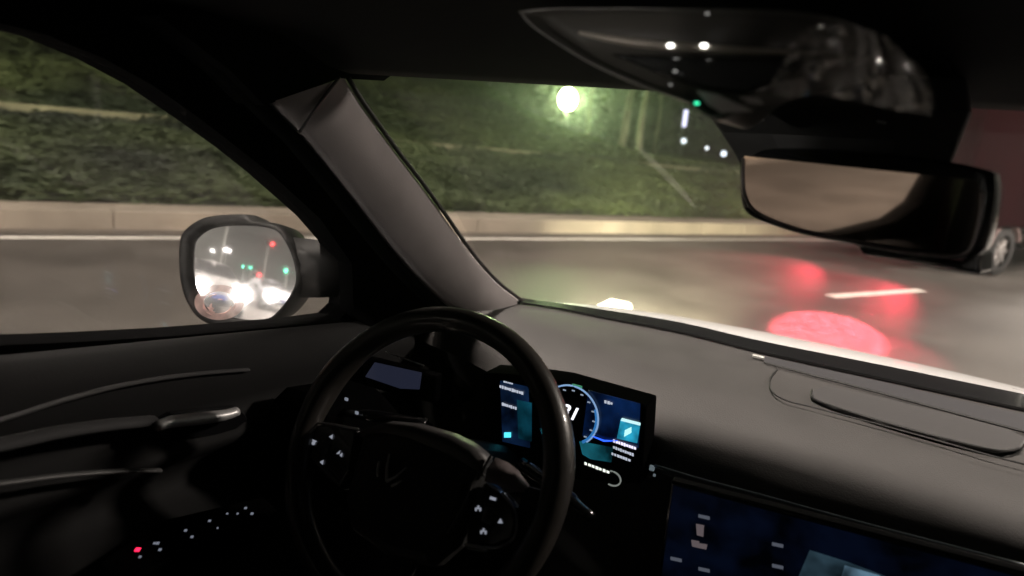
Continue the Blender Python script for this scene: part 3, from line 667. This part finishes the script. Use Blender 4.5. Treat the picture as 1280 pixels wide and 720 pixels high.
# gauge ring and ticks
gc = at(713, 519, 'y', CY); rx = .0405
bm = B(); tube(bm, [gc + Vector((math.cos(a) * rx, -.001, math.sin(a) * rx * 1.05)) for a in np.linspace(-.8, math.pi + .8, 48)], .0012, 6); obj('gauge_ring', bm, emis('ring', (.30, .50, .85), .7), clu)
bm = B(); tube(bm, [gc + Vector((math.cos(a) * rx * .94, 0, math.sin(a) * rx)) for a in np.linspace(-.95, .45, 20)], .0022, 6); obj('gauge_arc', bm, emis('arc', (.05, .3, .8), .5), clu)
bm = B()
for a in np.linspace(-.75, math.pi + .75, 13): box(bm, gc + Vector((math.cos(a) * rx * .84, 0, math.sin(a) * rx * .88)), (.004, .001, .0016))
obj('gauge_tick', bm, emis('tick', (.5, .6, .75), .5), clu)
text_mesh('speed_digits', '31', .026, Matrix.Translation(gc + Vector((-.002, -.002, .004))) @ Matrix.Rotation(R(90), 4, 'X') @ Matrix.Rotation(R(-4), 4, 'Z'), emis('digits', (.9, .93, 1), 1.6), clu, shear=.25)
bm = B(); box(bm, gc + Vector((-.002, -.001, -.0175)), (.010, .001, .003)); box(bm, gc + Vector((-.002, -.001, -.0125)), (.006, .001, .003)); obj('gauge_unit', bm, emis('unit', (.6, .65, .7), .5), clu)
bm = B(); tube(bm, [at(740, 545, 'y', CY - .001), at(755, 551, 'y', CY - .001), at(772, 551, 'y', CY - .001)], [.0012, .0025, .001], 6, flat=.4); obj('blue_beam', bm, emis('beam', (.03, .12, 1), 1.6), clu)
# gear emblem under the cluster and stalk
bm = B(); gcx = at(765, 598, 'y', CY - .01); tube(bm, [gcx + Vector((math.cos(a) * .012, 0, math.sin(a) * .010)) for a in np.linspace(-1.9, 1.9, 18)], .0011, 6); obj('status_ring', bm, emis('dimwhite', (.5, .55, .5), .35), clu)
bm = B(); tube(bm, spline([(-.33, .72, .84), (-.27, .70, .835), (-.215, .685, .822)], 10), [.011] * 8 + [.008] * 3, 10, flat=.7); st_ = obj('wiper_stalk', bm, BLACKG, car, smooth=True)
bm = B(); tube(bm, spline([(-.48, .72, .85), (-.54, .70, .85), (-.60, .685, .845)], 10), [.011] * 8 + [.008] * 3, 10, flat=.7); obj('indicator_stalk', bm, BLACKG, car, smooth=True)
for px, py in ((433, 499), (446, 516)):
    bm = B(); box(bm, at(px, py, 'y', .68), (.005, .002, .004)); obj('stalk_icon', bm, ICON, car)
# left side air vent behind the wheel; faint blue glow stands for a reflection
bm = B(); prism(bm, [at(*p, 'y', .86) for p in ((445, 445), (545, 470), (542, 505), (442, 480))], (0, .02, 0)); va = obj('air_vent', bm, MATS['bezel_black'], car, bevel=.004)
bm = B(); prism(bm, [at(*p, 'y', .858) for p in ((468, 453), (527, 466), (524, 487), (500, 486), (456, 471))], (0, .002, 0)); obj('vent_glow', bm, emis('vent_blue', (.06, .07, .13), .22), va, bevel=.002)
bm = B(); tube(bm, [at(482, 440, 'y', .85), at(530, 457, 'y', .85)], .0012, 6); obj('vent_frame', bm, mat('dim_chrome', (.3, .3, .3), .4, metal=1), va)
bm = B(); tube(bm, [at(468, 509, 'y', .85), at(474, 500, 'y', .85)], .0009, 6); obj('vent_light', bm, emis('vgreen', (.1, .7, .4), .5), va)
bm = B(); tube(bm, spline([at(520, 418, 'y', .92), at(545, 411, 'y', .93), at(575, 414, 'y', .93)], 10), .0016, 6); obj('pad_crease', bm, GREYTRIM, dash, smooth=True)

# --- touchscreen
TY = .76
tp = [(838, 600), (1305, 722), (1290, 900), (812, 790)]
T4 = [at(*p, 'y', TY) for p in tp]; 
bm = B(); prism(bm, T4, (0, .016, 0)); ts = obj('touchscreen', bm, BLACKG, car, bevel=.004)
def tsc(pts, m, name, off=.001): 
    bm = B(); prism(bm, [at(*p, 'y', TY - off) for p in pts], (0, .0008, 0)); return obj(name, bm, m, ts)
tsc([(842, 607), (1285, 725), (1275, 860), (820, 770)], emisn('ts_navy', (.006, .014, .045), .11), 'display_panel')
tsc([(1012, 688), (1060, 703), (1110, 722), (1140, 760), (990, 740)], emisn('ts_card', (.05, .10, .14), .3), 'app_card', .002)
tsc([(1056, 707), (1100, 720), (1100, 760), (1040, 760)], emisn('ts_card2', (.20, .36, .50), .45), 'app_card', .003)
for x_, y_, w_, h_ in ((875, 663, 5, 8), (869, 680, 5, 5), (878, 683, 6, 4)): tsc([(x_ - w_, y_ - h_), (x_ + w_, y_ - h_ + 2), (x_ + w_ * .8, y_ + h_), (x_ - w_ * .8, y_ + h_ - 2)], emis('ts_icon', (.35, .28, .30), .28), 'app_icon', .002)
for x_, y_ in ((880, 646), (845, 699), (880, 712), (972, 681), (972, 708)): tsc([(x_ - 7, y_ - 3), (x_ + 7, y_), (x_ + 7, y_ + 4), (x_ - 7, y_ + 1)], emis('ts_text', (.20, .22, .28), .35), 'app_caption', .002)
bm = B(); box(bm, at(815, 585, 'y', .8), (.006, .004, .006)); box(bm, at(818, 594, 'y', .8), (.003, .002, .003)); obj('dash_button', bm, emis('dim_btn', (.4, .5, .55), .25), dash)

bm = B(); box(bm, (-.03, 1.20, .52), (1.66, .12, .70)); obj('firewall', bm, CLOTH, car)
# --- centre console below (dark)
bm = B(); prism(bm, [(-.16, .82, .45), (.14, .82, .45), (.14, .1, .45), (-.16, .1, .45)], (0, 0, .18)); obj('centre_console', bm, BLACK, car, bevel=.03)

# --- steering wheel
WC = Vector((-.402, .594, .873)); AL = R(28)
wa = Vector((0, -math.cos(AL), math.sin(AL))); wu = Vector((1, 0, 0)); wv = wa.cross(wu)
WM = Matrix(((wu.x, wv.x, wa.x, WC.x), (wu.y, wv.y, wa.y, WC.y), (wu.z, wv.z, wa.z, WC.z), (0, 0, 0, 1)))
def wobj(name, bm, m, parent, **k):
    bmesh.ops.transform(bm, matrix=WM, verts=bm.verts); return obj(name, bm, m, parent, **k)
bm = B(); box(bm, (0, -.02, -.06), (.10, .10, .12)); 
sw_ = wobj('steering_wheel', bm, BLACK, car, bevel=.02); sw_['label'] = 'black leather steering wheel with two button pads'
bm = B(); rings = []
for k in range(96):
    a = 2 * math.pi * k / 96; grip = 1 + .10 * (math.exp(-((math.cos(a - R(20)) - 1) / .03) ** 2) + math.exp(-((math.cos(a - R(160)) - 1) / .03) ** 2)); row = []
    for j in range(16):
        b = 2 * math.pi * j / 16; rr = .0155 * grip; row.append(Vector(((.171 + rr * math.cos(b)) * math.cos(a), (.171 + rr * math.cos(b)) * math.sin(a), rr * 1.15 * math.sin(b))))
    rings.append(row)
loft(bm, rings + [rings[0]], close=True); bmesh.ops.remove_doubles(bm, verts=bm.verts, dist=1e-6)
wobj('rim', bm, LEATHER, sw_, smooth=True)
# hub pad, domed
def dome(poly, z0, z1, inset=.82):
    bm = B(); c_ = sum((Vector((*p, 0)) for p in poly), Vector()) / len(poly); rows = []
    for t_, z in ((1, z0), (1, z0 * .4 + z1 * .6), (.95, z1 * .9 + z0 * .1), (inset, z1)):
        rows.append([Vector(((p[0] - c_.x) * t_ + c_.x, (p[1] - c_.y) * t_ + c_.y, z)) for p in poly])
    g = loft(bm, rows, close=True); bm.faces.new(g[-1]); bm.faces.new(g[0][::-1]); return bm
hub = [(-.092, .008), (-.06, .028), (0, .036), (.05, .034), (.084, .020), (.083, -.03), (.080, -.075), (.060, -.105), (0, -.115), (-.060, -.105), (-.084, -.075), (-.088, -.035)]
wobj('airbag_cover', dome([(x * .96, y * .97) for x, y in hub], -.03, .006), mat('hub_black', (.034, .034, .034), .55, bump=.2, bdist=.0005, bscale=300, spec=.3), sw_, bevel=.004, smooth=False)
# grey band over the hub
bm = B(); loft(bm, [[Vector((x, y0, -.006)), Vector((x, y0 + .004, .006)), Vector((x, y1 - .006, .007)), Vector((x, y1, -.012))] for x, y0, y1 in ((-.088, .002, .016), (-.06, .012, .032), (-.02, .016, .040), (.03, .014, .042), (.06, .010, .038), (.083, .006, .030))])
o = wobj('upper_band', bm, GREYTRIM, sw_, smooth=True); o.modifiers.new('s', 'SOLIDIFY').thickness = .003
bm = B(); loft(bm, [[Vector((x, y0, .004)), Vector((x, (y0 + y1) / 2, .008)), Vector((x, y1, -.006))] for x, y0, y1 in ((.089, .003, .031), (.105, .004, .030), (.12, .004, .025), (.137, .006, .014))])
o = wobj('thumb_rest', bm, mat('mauve_trim', (.18, .15, .15), .5, bdist=.0006, bump=.2, bscale=300), sw_, smooth=True); o.modifiers.new('s', 'SOLIDIFY').thickness = .003
bm = B(); tube(bm, [(.084, .010, .008), (.088, .032, .006)], .0016, 6); wobj('chrome_tick', bm, CHROME, sw_)
for sgn, pod in ((-1, [(-.170, -.036), (-.170, -.014), (-.160, -.002), (-.14, .004), (-.094, .010), (-.084, -.04), (-.09, -.064), (-.112, -.060)]), (1, [(.088, .004), (.112, -.002), (.130, -.012), (.139, -.026), (.139, -.044), (.122, -.058), (.088, -.066), (.078, -.03)])):
    wobj('button_pad', dome(pod, -.022, .003, .93), BLACKG, sw_, bevel=.002)
    bm = B(); pl = [Vector((*p, .0025)) for p in pod]; seq = pl[:5] if sgn < 0 else pl[1:7]
    tube(bm, spline(seq, 28), .0013 if sgn < 0 else .0014, 6); wobj('pad_frame', bm, mat('pad_chrome', (.45, .45, .46), .4, metal=1), sw_, smooth=True)
bm = B(); tube(bm, [(.092, -.068, .002), (.116, -.063, .003)], .0022, 6); wobj('lower_chrome', bm, CHROME, sw_)
bm = B(); tube(bm, [(.080, .012, .006), (.074, -.03, .007), (.066, -.062, .006)], .0009, 6); wobj('cover_seam', bm, mat('seam_grey', (.16, .16, .15), .5), sw_)
# spokes to the rim
for x0, x1, y in ((-.17, -.14, -.02), (.13, .165, -.02), ):
    bm = B(); loft(bm, [[Vector((x, y - h, -.012)), Vector((x, y + h, -.012)), Vector((x, y + h, -.026)), Vector((x, y - h, -.026))] for x, h in ((x0, .032), (x1, .034))], close=True); wobj('spoke', bm, BLACK, sw_)
bm = B(); loft(bm, [[Vector((-h, y, -.01)), Vector((h, y, -.01)), Vector((h, y, -.024)), Vector((-h, y, -.024))] for y, h in ((-.09, .03), (-.16, .024))], close=True); wobj('spoke', bm, BLACK, sw_)
WIC = emis('wheel_icon', (.80, .85, 1), .3)
def wicon(x, y, kind):
    bm = B(); z = .0045
    if kind == 'up': prism(bm, [(x - .004, y - .003, z), (x + .004, y - .003, z), (x, y + .004, z)], (0, 0, .0006))
    elif kind == 'blob': 
        cyl(bm, (x, y, z), .0036, .0008, seg=10); box(bm, (x, y + .004, z), (.009, .002, .0008))
    elif kind == 'bar': box(bm, (x, y, z), (.010, .0042, .0008))
    elif kind == 'pair':
        prism(bm, [(x - .006, y - .005, z), (x - .003, y + .004, z), (x - .001, y - .002, z)], (0, 0, .0006)); prism(bm, [(x + .001, y - .003, z), (x + .003, y + .003, z), (x + .007, y - .003, z)], (0, 0, .0006))
    else: 
        for k in range(3): box(bm, (x + (k - 1) * .0035, y + (k % 2) * .003, z), (.0026, .005, .0008))
    bmesh.ops.transform(bm, matrix=Matrix.Translation((x, y, 0)) @ Matrix.Rotation(.3 * math.sin(x * 900), 4, 'Z') @ Matrix.Diagonal((.72, .72, 1, 1)) @ Matrix.Translation((-x, -y, 0)), verts=bm.verts); wobj('button_icon', bm, WIC, sw_)
for x, y, k in ((-.150, -.024, 'blob'), (-.127, -.009, 'up'), (-.127, -.041, 'up'), (-.106, -.024, 'pair'), (.105, -.011, 'bar'), (.092, -.027, 'tri'), (.121, -.030, 'up'), (.106, -.047, 'tri')): wicon(x, y, k)
for c_, s_ in (((-.133, -.024, .004), (.016, .012, .002)), ((.105, -.029, .004), (.012, .016, .002))):
    bm = B(); box(bm, c_, s_); wobj('roller', bm, mat('roller', (.05, .055, .06), .35), sw_, bevel=.002)
# maker's emblem: a bright V between two wings
bm = B(); z = .0095
for pts, r_ in (([(-.036, -.004), (-.033, -.020), (-.027, -.034)], [.0012, .0018, .0022]), ([(-.027, -.034), (-.018, -.026), (-.008, -.012)], [.0022, .0014, .0010]), ([(-.046, -.016), (-.044, -.026), (-.041, -.033)], [.0012, .0016, .0012]), ([(-.019, -.037), (-.013, -.032), (-.008, -.027)], [.0018, .0014, .0010])):
    tube(bm, [(x, y, z) for x, y in pts], r_, 6)
wobj('emblem', bm, mat('emblem_chrome', (.75, .75, .75), .45, metal=.5), sw_, smooth=True)
bm = B(); tube(bm, [(-.402, .66, .84), (-.402, .92, .72)], .035, 14); obj('steering_column', bm, BLACK, car)

# --- windshield
bm = B(); rows = []
for i in range(15):
    x = -.66 + 1.28 * i / 14; a = hdr(x) + Vector((0, .02, .008)); b = Vector((x, cowl_y(x) + .025, .885)); m_ = a.lerp(b, .5) + Vector((0, .012, .014)); rows.append([a, a.lerp(b, .25) + Vector((0, .009, .01)), m_, a.lerp(b, .75) + Vector((0, .009, .01)), b])
loft(bm, rows); ws = obj('windshield', bm, WSG, car, smooth=True)
ws['label'] = 'slightly dirty windshield with a wiped streak'
def wsp(px, py, lift=.0):  # point on the windshield sheet
    d = fw + rt * ((px - 640) / 834) + up * ((360 - py) / 834); d = CARI @ d; o_ = Vector((0, 0, H)); best = None
    for k in range(400):
        p = o_ + d * (.5 + k * .004); a = hdr(p.x); b = Vector((p.x, cowl_y(p.x) + .025, .885)); f = (p.y - a.y) / (b.y - a.y)
        zz = a.z + .008 + (b.z - a.z) * f + .014 * math.sin(math.pi * max(0, min(1, f)))
        if p.z >= zz and f > 0: return p + Vector((0, -.004 - lift, -.002))
    return o_ + d * 1.1
def film_mat(name, col, amt, rough=.3):
    m = bpy.data.materials.new(name); m.use_nodes = True; t = m.node_tree; t.nodes.clear(); out = t.nodes.new('ShaderNodeOutputMaterial')
    tr = t.nodes.new('ShaderNodeBsdfTransparent'); df = t.nodes.new('ShaderNodeBsdfTranslucent'); df.inputs[0].default_value = (*col, 1)
    dd = t.nodes.new('ShaderNodeBsdfDiffuse'); dd.inputs[0].default_value = (*col, 1); ad = t.nodes.new('ShaderNodeMixShader'); t.links.new(df.outputs[0], ad.inputs[1]); t.links.new(dd.outputs[0], ad.inputs[2])
    n = t.nodes.new('ShaderNodeTexNoise'); n.inputs['Scale'].default_value = 40; n.inputs['Detail'].default_value = 5; tc = t.nodes.new('ShaderNodeTexCoord'); t.links.new(tc.outputs['Object'], n.inputs[0])
    mr = t.nodes.new('ShaderNodeMapRange'); mr.inputs['From Min'].default_value = .3; mr.inputs['From Max'].default_value = .7; mr.inputs['To Min'].default_value = amt * .55; mr.inputs['To Max'].default_value = amt * 1.3
    t.links.new(n.outputs[0], mr.inputs[0]); mx = t.nodes.new('ShaderNodeMixShader'); t.links.new(mr.outputs[0], mx.inputs[0]); t.links.new(tr.outputs[0], mx.inputs[1]); t.links.new(ad.outputs[0], mx.inputs[2]); t.links.new(mx.outputs[0], out.inputs[0]); return m
SMEAR = film_mat('smear', (.8, .8, .7), .06)
bm = B(); Pw = [wsp(*p) for p in ((795, 178), (815, 198), (835, 218), (855, 240), (870, 258))]
loft(bm, [[p + Vector((-w_, 0, .0)), p + Vector((w_, 0, 0))] for p, w_ in zip(Pw, (.002, .006, .008, .006, .002))]); obj('wiper_streak', bm, SMEAR, ws)

# --- bonnet
bm = B(); rows = []
for i in range(25):
    x = -.80 + 1.56 * i / 24; u_ = (x + .03) / .78; row = []
    for y, z in ((1.36, .854), (1.45, .863), (1.55, .862), (1.65, .850), (1.80, .818), (2.0, .752), (2.2, .685), (2.32, .56), (2.36, .35)):
        row.append(Vector((x, y - .18 * u_ * u_ * max(0, y - 1.5) , z - .035 * u_ ** 4 - .012 * u_ * u_)))
    rows.append(row)
loft(bm, rows); hood_ = obj('bonnet', bm, HOODM, car, smooth=True, subsurf=1)
bm = B()
for k, (px) in enumerate((812, 826, 840)): cyl(bm, at(px, 391 + k * 3.2, 'y', 1.42), .004, .01, 'z', 10)
bm.free()
# own left headlight, glare seen over the bonnet edge
hl = obj('headlight', box(B(), (-.735, 2.27, .665), (.10, .16, .06)), emis('own_headlight', (1, .95, .72), 4), car, bevel=.02)
for x_ in (-.72, .66): light('headlight_beam', 'SPOT', (x_, 2.42, .64), 11000 if x_ < 0 else 60, (1, .92, .62), car, size=.05, target=at(822, 345, 'z', 0) if x_ < 0 else (x_, 9, -.1), spot=R(34), blend=1)
# fenders
for sx in (-1, 1):
    bm = B(); loft(bm, [[Vector((-.03 + sx * .78, y, z - .05)), Vector((-.03 + sx * .85, y, z - .09)), Vector((-.03 + sx * .88, y, .55)), Vector((-.03 + sx * .86, y, .25))] for y, z in ((1.3, .86), (1.5, .84), (1.8, .79), (2.1, .72), (2.3, .62))]); obj('fender', bm, HOODM, car, smooth=True)

# --- door mirror
mn = Vector((.277, -.955, .155)).normalized(); mc = Vector((-.936, .80, .975))
mu = Vector((0, 0, 1)).cross(mn).normalized(); mv = mn.cross(mu)     # mu to the right when looked at from behind? fixed by sign below
gpx = [(240, 318), (243, 302), (256, 290), (272, 284), (300, 282), (330, 284), (348, 291), (360, 308), (368, 330), (370, 352), (362, 370), (348, 388), (334, 398), (312, 400), (285, 396), (262, 388), (248, 370), (241, 345)]
def onm(px, py, off=0):
    d = fw + rt * ((px - 640) / 834) + up * ((360 - py) / 834); d = CARI @ d; o_ = Vector((0, 0, H)); c_ = mc + mn * off
    t_ = (c_ - o_).dot(mn) / d.dot(mn); return o_ + d * t_
edge = [onm(*p) for p in gpx]; edge = spline(edge + [edge[0]], 72)[:-1]
RM = 1.5
def sphz(p):  # convex glass
    q = p - mc; a = q - mn * q.dot(mn); return mc + a + mn * (-(a.length_squared) / (2 * RM))
bm = B(); cc_ = sum(edge, Vector()) / len(edge); rows = []
for t_ in (.02, .15, .3, .45, .6, .75, .88, 1.0): rows.append([sphz(cc_.lerp(p, t_)) for p in edge])
g = loft(bm, rows, close=True); bm.faces.new(g[0])
mg_me = obj('mirror_glass', bm, MIRROR, car, smooth=True)
cn = cc_
def scaled(f, off): return [mc + (cn - mc) + (p - cn) * f + mn * off for p in edge]
bm = B(); shift = Vector((0, 0, 0)); rows = []
def hs(f, off, sl=0, lf=0):
    out = []
    for p in edge:
        q = p - cn; side = q.dot(Vector((-1, 0, 0))); q2 = q * f
        if side > 0: q2 *= (1 + lf)
        out.append(cn + q2 + mn * off + Vector((-lf * .02, 0, 0)))
    return out
rows = [scaled(1.0, -.006), hs(1.02, .004, lf=.02), hs(1.06, .007, lf=.09), hs(1.10, .000, lf=.13), hs(1.11, -.03, lf=.12), hs(1.05, -.07, lf=.1), hs(.85, -.11, lf=.1), hs(.4, -.135)]
g = loft(bm, rows, close=True); bm.faces.new(g[-1]); mh = obj('door_mirror', bm, mat('mirror_shell', (.004, .004, .004), .6, spec=.15), car, smooth=True)
mg_me.parent = mh
mh['label'] = 'black door mirror full of headlight glare'
# arm from housing to the door corner
bm = B(); A_ = [onm(368, 300, -.01), onm(400, 312, -.04), onm(372, 385, -.03)]
loft(bm, [[onm(362, 296, -.02), onm(376, 330, .004), onm(372, 372, -.02), onm(366, 340, -.09)],
          [at(400, 300, 'x', -.80), at(402, 330, 'x', -.79), at(400, 372, 'x', -.80), at(404, 340, 'x', -.83)],
          [at(432, 318, 'x', -.77), at(434, 340, 'x', -.765), at(434, 370, 'x', -.77), at(436, 345, 'x', -.79)],
          [at(452, 330, 'x', -.76), at(452, 345, 'x', -.76), at(452, 370, 'x', -.76), at(452, 348, 'x', -.77)]], close=True); obj('mirror_arm', bm, MATS['mirror_shell'], mh, smooth=True)
# pink lens-flare swirl modelled as a coloured film on the door glass
SW = film_mat('pink_flare', (1, .72, .68), .55)
bm = B(); cx, cy = 274, 378; rows = []
for k in range(41):
    a = k / 40 * 2 * math.pi; rows.append([at(cx + math.cos(a) * 31 * f, cy + math.sin(a) * 22 * f, 'x', -.767) for f in (.62, .8, 1.0)])
loft(bm, rows); 
for k in range(16):
    a0 = random.uniform(0, 6.28); f = random.uniform(.25, .7); pts = [at(cx + math.cos(a0 + q) * 31 * f, cy + 3 + math.sin(a0 + q) * 20 * f, 'x', -.767) for q in (0, .25, .5)]
    tube(bm, pts, .0009, 5, cap=False)
obj('flare_swirl', bm, SW, car)

# --- interior mirror
MY = .68
mi = [(930, 195), (1180, 222), (1165, 262), (1150, 277), (1120, 292), (1070, 306), (1030, 300), (975, 284), (945, 268), (934, 255), (930, 235)]
nrm = Vector((-.44, -1, -.048)).normalized(); mcn = Vector((-.01, MY, 1.213))
def oni(px, py, off=0):
    d = fw + rt * ((px - 640) / 834) + up * ((360 - py) / 834); d = CARI @ d; o_ = Vector((0, 0, H)); c_ = mcn + nrm * off; return o_ + d * ((c_ - o_).dot(nrm) / d.dot(nrm))
shell = [(925, 186), (1000, 186), (1130, 196), (1222, 212), (1237, 226), (1236, 262), (1228, 302), (1218, 318), (1195, 324), (1130, 318), (1060, 304), (1000, 292), (955, 277), (932, 264), (926, 240)]
bm = B(); a = [oni(*p, 0) for p in shell]; cs_ = sum(a, Vector()) / len(a)
rows = [[cs_ + (p - cs_) * f + nrm * o_ for p in spline(a + [a[0]], 60)[:-1]] for f, o_ in ((.965, .001), (1.0, .0), (1.02, -.008), (1.0, -.025), (.8, -.04), (.3, -.046))]
g = loft(bm, rows, close=True); bm.faces.new(g[0][::-1]); bm.faces.new(g[-1]); im = obj('interior_mirror', bm, BLACKG, car, smooth=True)
im['label'] = 'interior mirror showing plain brownish road'
bm = B(); gg = [oni(*p, .0035) for p in [(930, 195), (1180, 221), (1222, 226), (1226, 250), (1216, 306), (1195, 316), (1130, 310), (1060, 298), (1000, 286), (960, 272), (938, 258), (930, 235)]]; prism(bm, gg, nrm * -.002); obj('mirror_glass', bm, mat('warm_mirror', (.95, .80, .70), .04, metal=1), im)
bm = B(); tube(bm, spline([oni(*p, .004) for p in [(1228, 240), (1226, 270), (1216, 306), (1200, 319), (1160, 318), (1110, 311), (1060, 300), (1000, 287), (958, 272), (938, 258), (929, 235), (929, 198)]], 40), .0016, 8); obj('mirror_rim', bm, mat('rim_grey', (.10, .08, .08), .3), im, smooth=True)
bm = B(); prism(bm, [oni(*p, -.012) for p in ((1072, 306), (1130, 318), (1200, 326), (1226, 315), (1225, 344), (1160, 332), (1076, 318))], nrm * -.03); obj('mirror_base_lip', bm, BLACKG, im, bevel=.003)
# sensor cover and bracket between mirror and header
bm = B()
br = [[(835, 98), (1210, 96)], [(872, 126), (1216, 140)], [(900, 165), (1200, 180)], [(915, 188), (1190, 205)], [(930, 215), (1150, 215)]]
dd_ = [.69, .70, .72, .725, .73]
rows = []
for (l_, r_), y_ in zip(br, dd_):
    a_, b_ = at(*l_, 'y', y_), at(*r_, 'y', y_); rows.append([a_, a_.lerp(b_, .25) + Vector((0, -.012, 0)), a_.lerp(b_, .75) + Vector((0, -.012, 0)), b_, b_ + Vector((0, .04, .0)), a_ + Vector((0, .04, 0))])
g = loft(bm, rows, close=True); bm.faces.new(g[0][::-1]); bm.faces.new(g[-1]); cvr = obj('sensor_cover', bm, BLACK, car, smooth=False, bevel=.004)
for p, q in (((938, 146), (955, 148)), ((1096, 150), (1108, 152))):
    bm = B(); prism(bm, [at(p[0], p[1], 'y', .695), at(q[0], q[1], 'y', .695), at(q[0], q[1] + 3, 'y', .695), at(p[0], p[1] + 3, 'y', .695)], (0, .003, 0)); obj('cover_slot', bm, mat('slot_grey', (.2, .2, .2), .4), cvr)

# --- overhead console
def oc(px, py, z): return at(px, py, 'y', .50 + z)
ol = [(646, 14), (700, 10), (900, 11), (1010, 16), (1080, 34), (1100, 60), (1070, 78), (960, 108), (900, 150), (858, 128), (800, 108), (745, 84), (700, 58), (662, 32)]
bm = B(); a = spline([oc(*p, 0) for p in ol] + [oc(*ol[0], 0)], 84)[:-1]; cs_ = sum(a, Vector()) / len(a)
rows = [[cs_ + (p - cs_) * f + Vector((0, o_, 0)) for p in a] for f, o_ in ((.90, .012), (.93, 0), (.98, -.003), (1.0, .006), (1.0, .12))]
g = loft(bm, rows, close=True); bm.faces.new(g[0][::-1]); ohc = obj('overhead_console', bm, mat('console_grey', (.08, .075, .068), .38, bdist=.0006, bump=.1, bscale=200), car, smooth=True)
bm = B(); lo = [(760, 66), (860, 70), (990, 72), (1000, 84), (975, 104), (930, 118), (880, 112), (820, 92)]
prism(bm, [oc(*p, -.004) for p in lo], (0, .006, 0)); obj('console_recess', bm, BLACKG, ohc, bevel=.003)
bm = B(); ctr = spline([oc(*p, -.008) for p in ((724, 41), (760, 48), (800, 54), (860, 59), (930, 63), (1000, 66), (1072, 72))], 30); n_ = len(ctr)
tube(bm, ctr, [.0007 + .0024 * math.sin(math.pi * min(1, (k + 2) / (n_ * .9)) ) ** 1.0 if k < n_ * .85 else .0008 for k in range(n_)], 8); obj('cream_bar', bm, mat('bar_cream', (.42, .38, .32), .35), ohc, smooth=True)  # cream strip across the console, thin at its ends
for px, py, r_ in ((838, 57, .0017), (880, 57, .0017), (844, 89, .0011), (884, 17, .001), (838, 106, .0008)):
    bm = B(); bmesh.ops.create_uvsphere(bm, u_segments=10, v_segments=8, radius=r_, matrix=Matrix.Translation(oc(px, py, -.012)) @ Matrix.Diagonal((1.5, 1, .8, 1))); obj('led_lamp', bm, emis('led_%d' % (r_ * 1e4), (1, .98, .92), 6 if r_ > .0015 else .35), ohc, smooth=True)
bm = B(); box(bm, oc(871, 129, -.012), (.0028, .002, .0016)); obj('status_led', bm, emis('green_led', (.05, .9, .45), 2.0), ohc)
for pts in ([(870, 113), (898, 118), (942, 139), (900, 140), (885, 131)], [(922, 120), (948, 122), (955, 130), (936, 128)]):
    bm = B(); prism(bm, [oc(*p, -.010) for p in pts], (0, .003, 0)); obj('foil_tab', bm, mat('foil', (.50, .48, .46), .45, bdist=.0006, bump=.5, bscale=150), ohc)

# --- crumpled protective film hanging off the console (a thing of its own)
def film_material():
    m = bpy.data.materials.new('clear_film'); m.use_nodes = True; t = m.node_tree; t.nodes.clear(); out = t.nodes.new('ShaderNodeOutputMaterial')
    tr = t.nodes.new('ShaderNodeBsdfTransparent'); gl = t.nodes.new('ShaderNodeBsdfGlossy'); gl.inputs['Roughness'].default_value = .22; gl.inputs[0].default_value = (.8, .78, .75, 1)
    df = t.nodes.new('ShaderNodeBsdfDiffuse'); df.inputs[0].default_value = (.35, .33, .31, 1)
    a = t.nodes.new('ShaderNodeMixShader'); a.inputs[0].default_value = .5; t.links.new(gl.outputs[0], a.inputs[1]); t.links.new(df.outputs[0], a.inputs[2])
    b = t.nodes.new('ShaderNodeMixShader'); b.inputs[0].default_value = .55; t.links.new(tr.outputs[0], b.inputs[1]); t.links.new(a.outputs[0], b.inputs[2]); t.links.new(b.outputs[0], out.inputs[0]); return m
base = at(1040, 70, 'y', .47)
fl = tag(bpy.data.objects.new('plastic_film', None), 'crumpled clear plastic film hanging from the overhead console above the interior mirror', 'plastic film')
bpy.data.objects.remove(fl)
bm = B(); top = [(1000, 40), (1030, 28), (1055, 30), (1080, 34), (1095, 40), (1110, 48), (1125, 62), (1140, 74)]
bot = [(955, 118), (990, 122), (1020, 118), (1050, 122), (1080, 128), (1110, 136), (1145, 140), (1162, 145)]
rows = []
for j in range(15):
    v = j / 14; row = []
    for i in range(29):
        u_ = i / 28 * 7; k = min(6, int(u_)); f = u_ - k
        tx = top[k][0] * (1 - f) + top[k + 1][0] * f; ty = top[k][1] * (1 - f) + top[k + 1][1] * f
        bx = bot[k][0] * (1 - f) + bot[k + 1][0] * f; by = bot[k][1] * (1 - f) + bot[k + 1][1] * f
        y = .465 + .010 * math.sin(u_ * 2.7 + v * 3) * (.4 + v) + .006 * math.sin(u_ * 6.1 - v * 7) + random.uniform(-.0025, .0025)
        q_ = v + .05 * math.sin(u_ * 4); row.append(CARM @ at(tx + (bx - tx) * v + 14 * math.sin(v * 3.1) * (u_ / 7), ty + (by - ty) * v, 'y', y))
    rows.append(row)
loft(bm, rows); film = obj('plastic_film', bm, film_material(), smooth=False)
tag(film, 'crumpled clear plastic film hanging from the overhead console above the interior mirror', 'plastic film')

# --- thin haze volume added over the whole place to give lamps halos
bm = B(); box(bm, (0, 0, 14), (640, 640, 30.2)); hz_ = obj('haze', bm, None)
m = bpy.data.materials.new('haze'); m.use_nodes = True; t = m.node_tree; t.nodes.clear(); out = t.nodes.new('ShaderNodeOutputMaterial'); v = t.nodes.new('ShaderNodeVolumePrincipled')
v.inputs['Color'].default_value = (.9, .95, .9, 1); v.inputs['Density'].default_value = .005; v.inputs['Anisotropy'].default_value = .85
t.links.new(v.outputs[0], out.inputs['Volume']); hz_.data.materials.clear(); hz_.data.materials.append(m); hz_['kind'] = 'stuff'
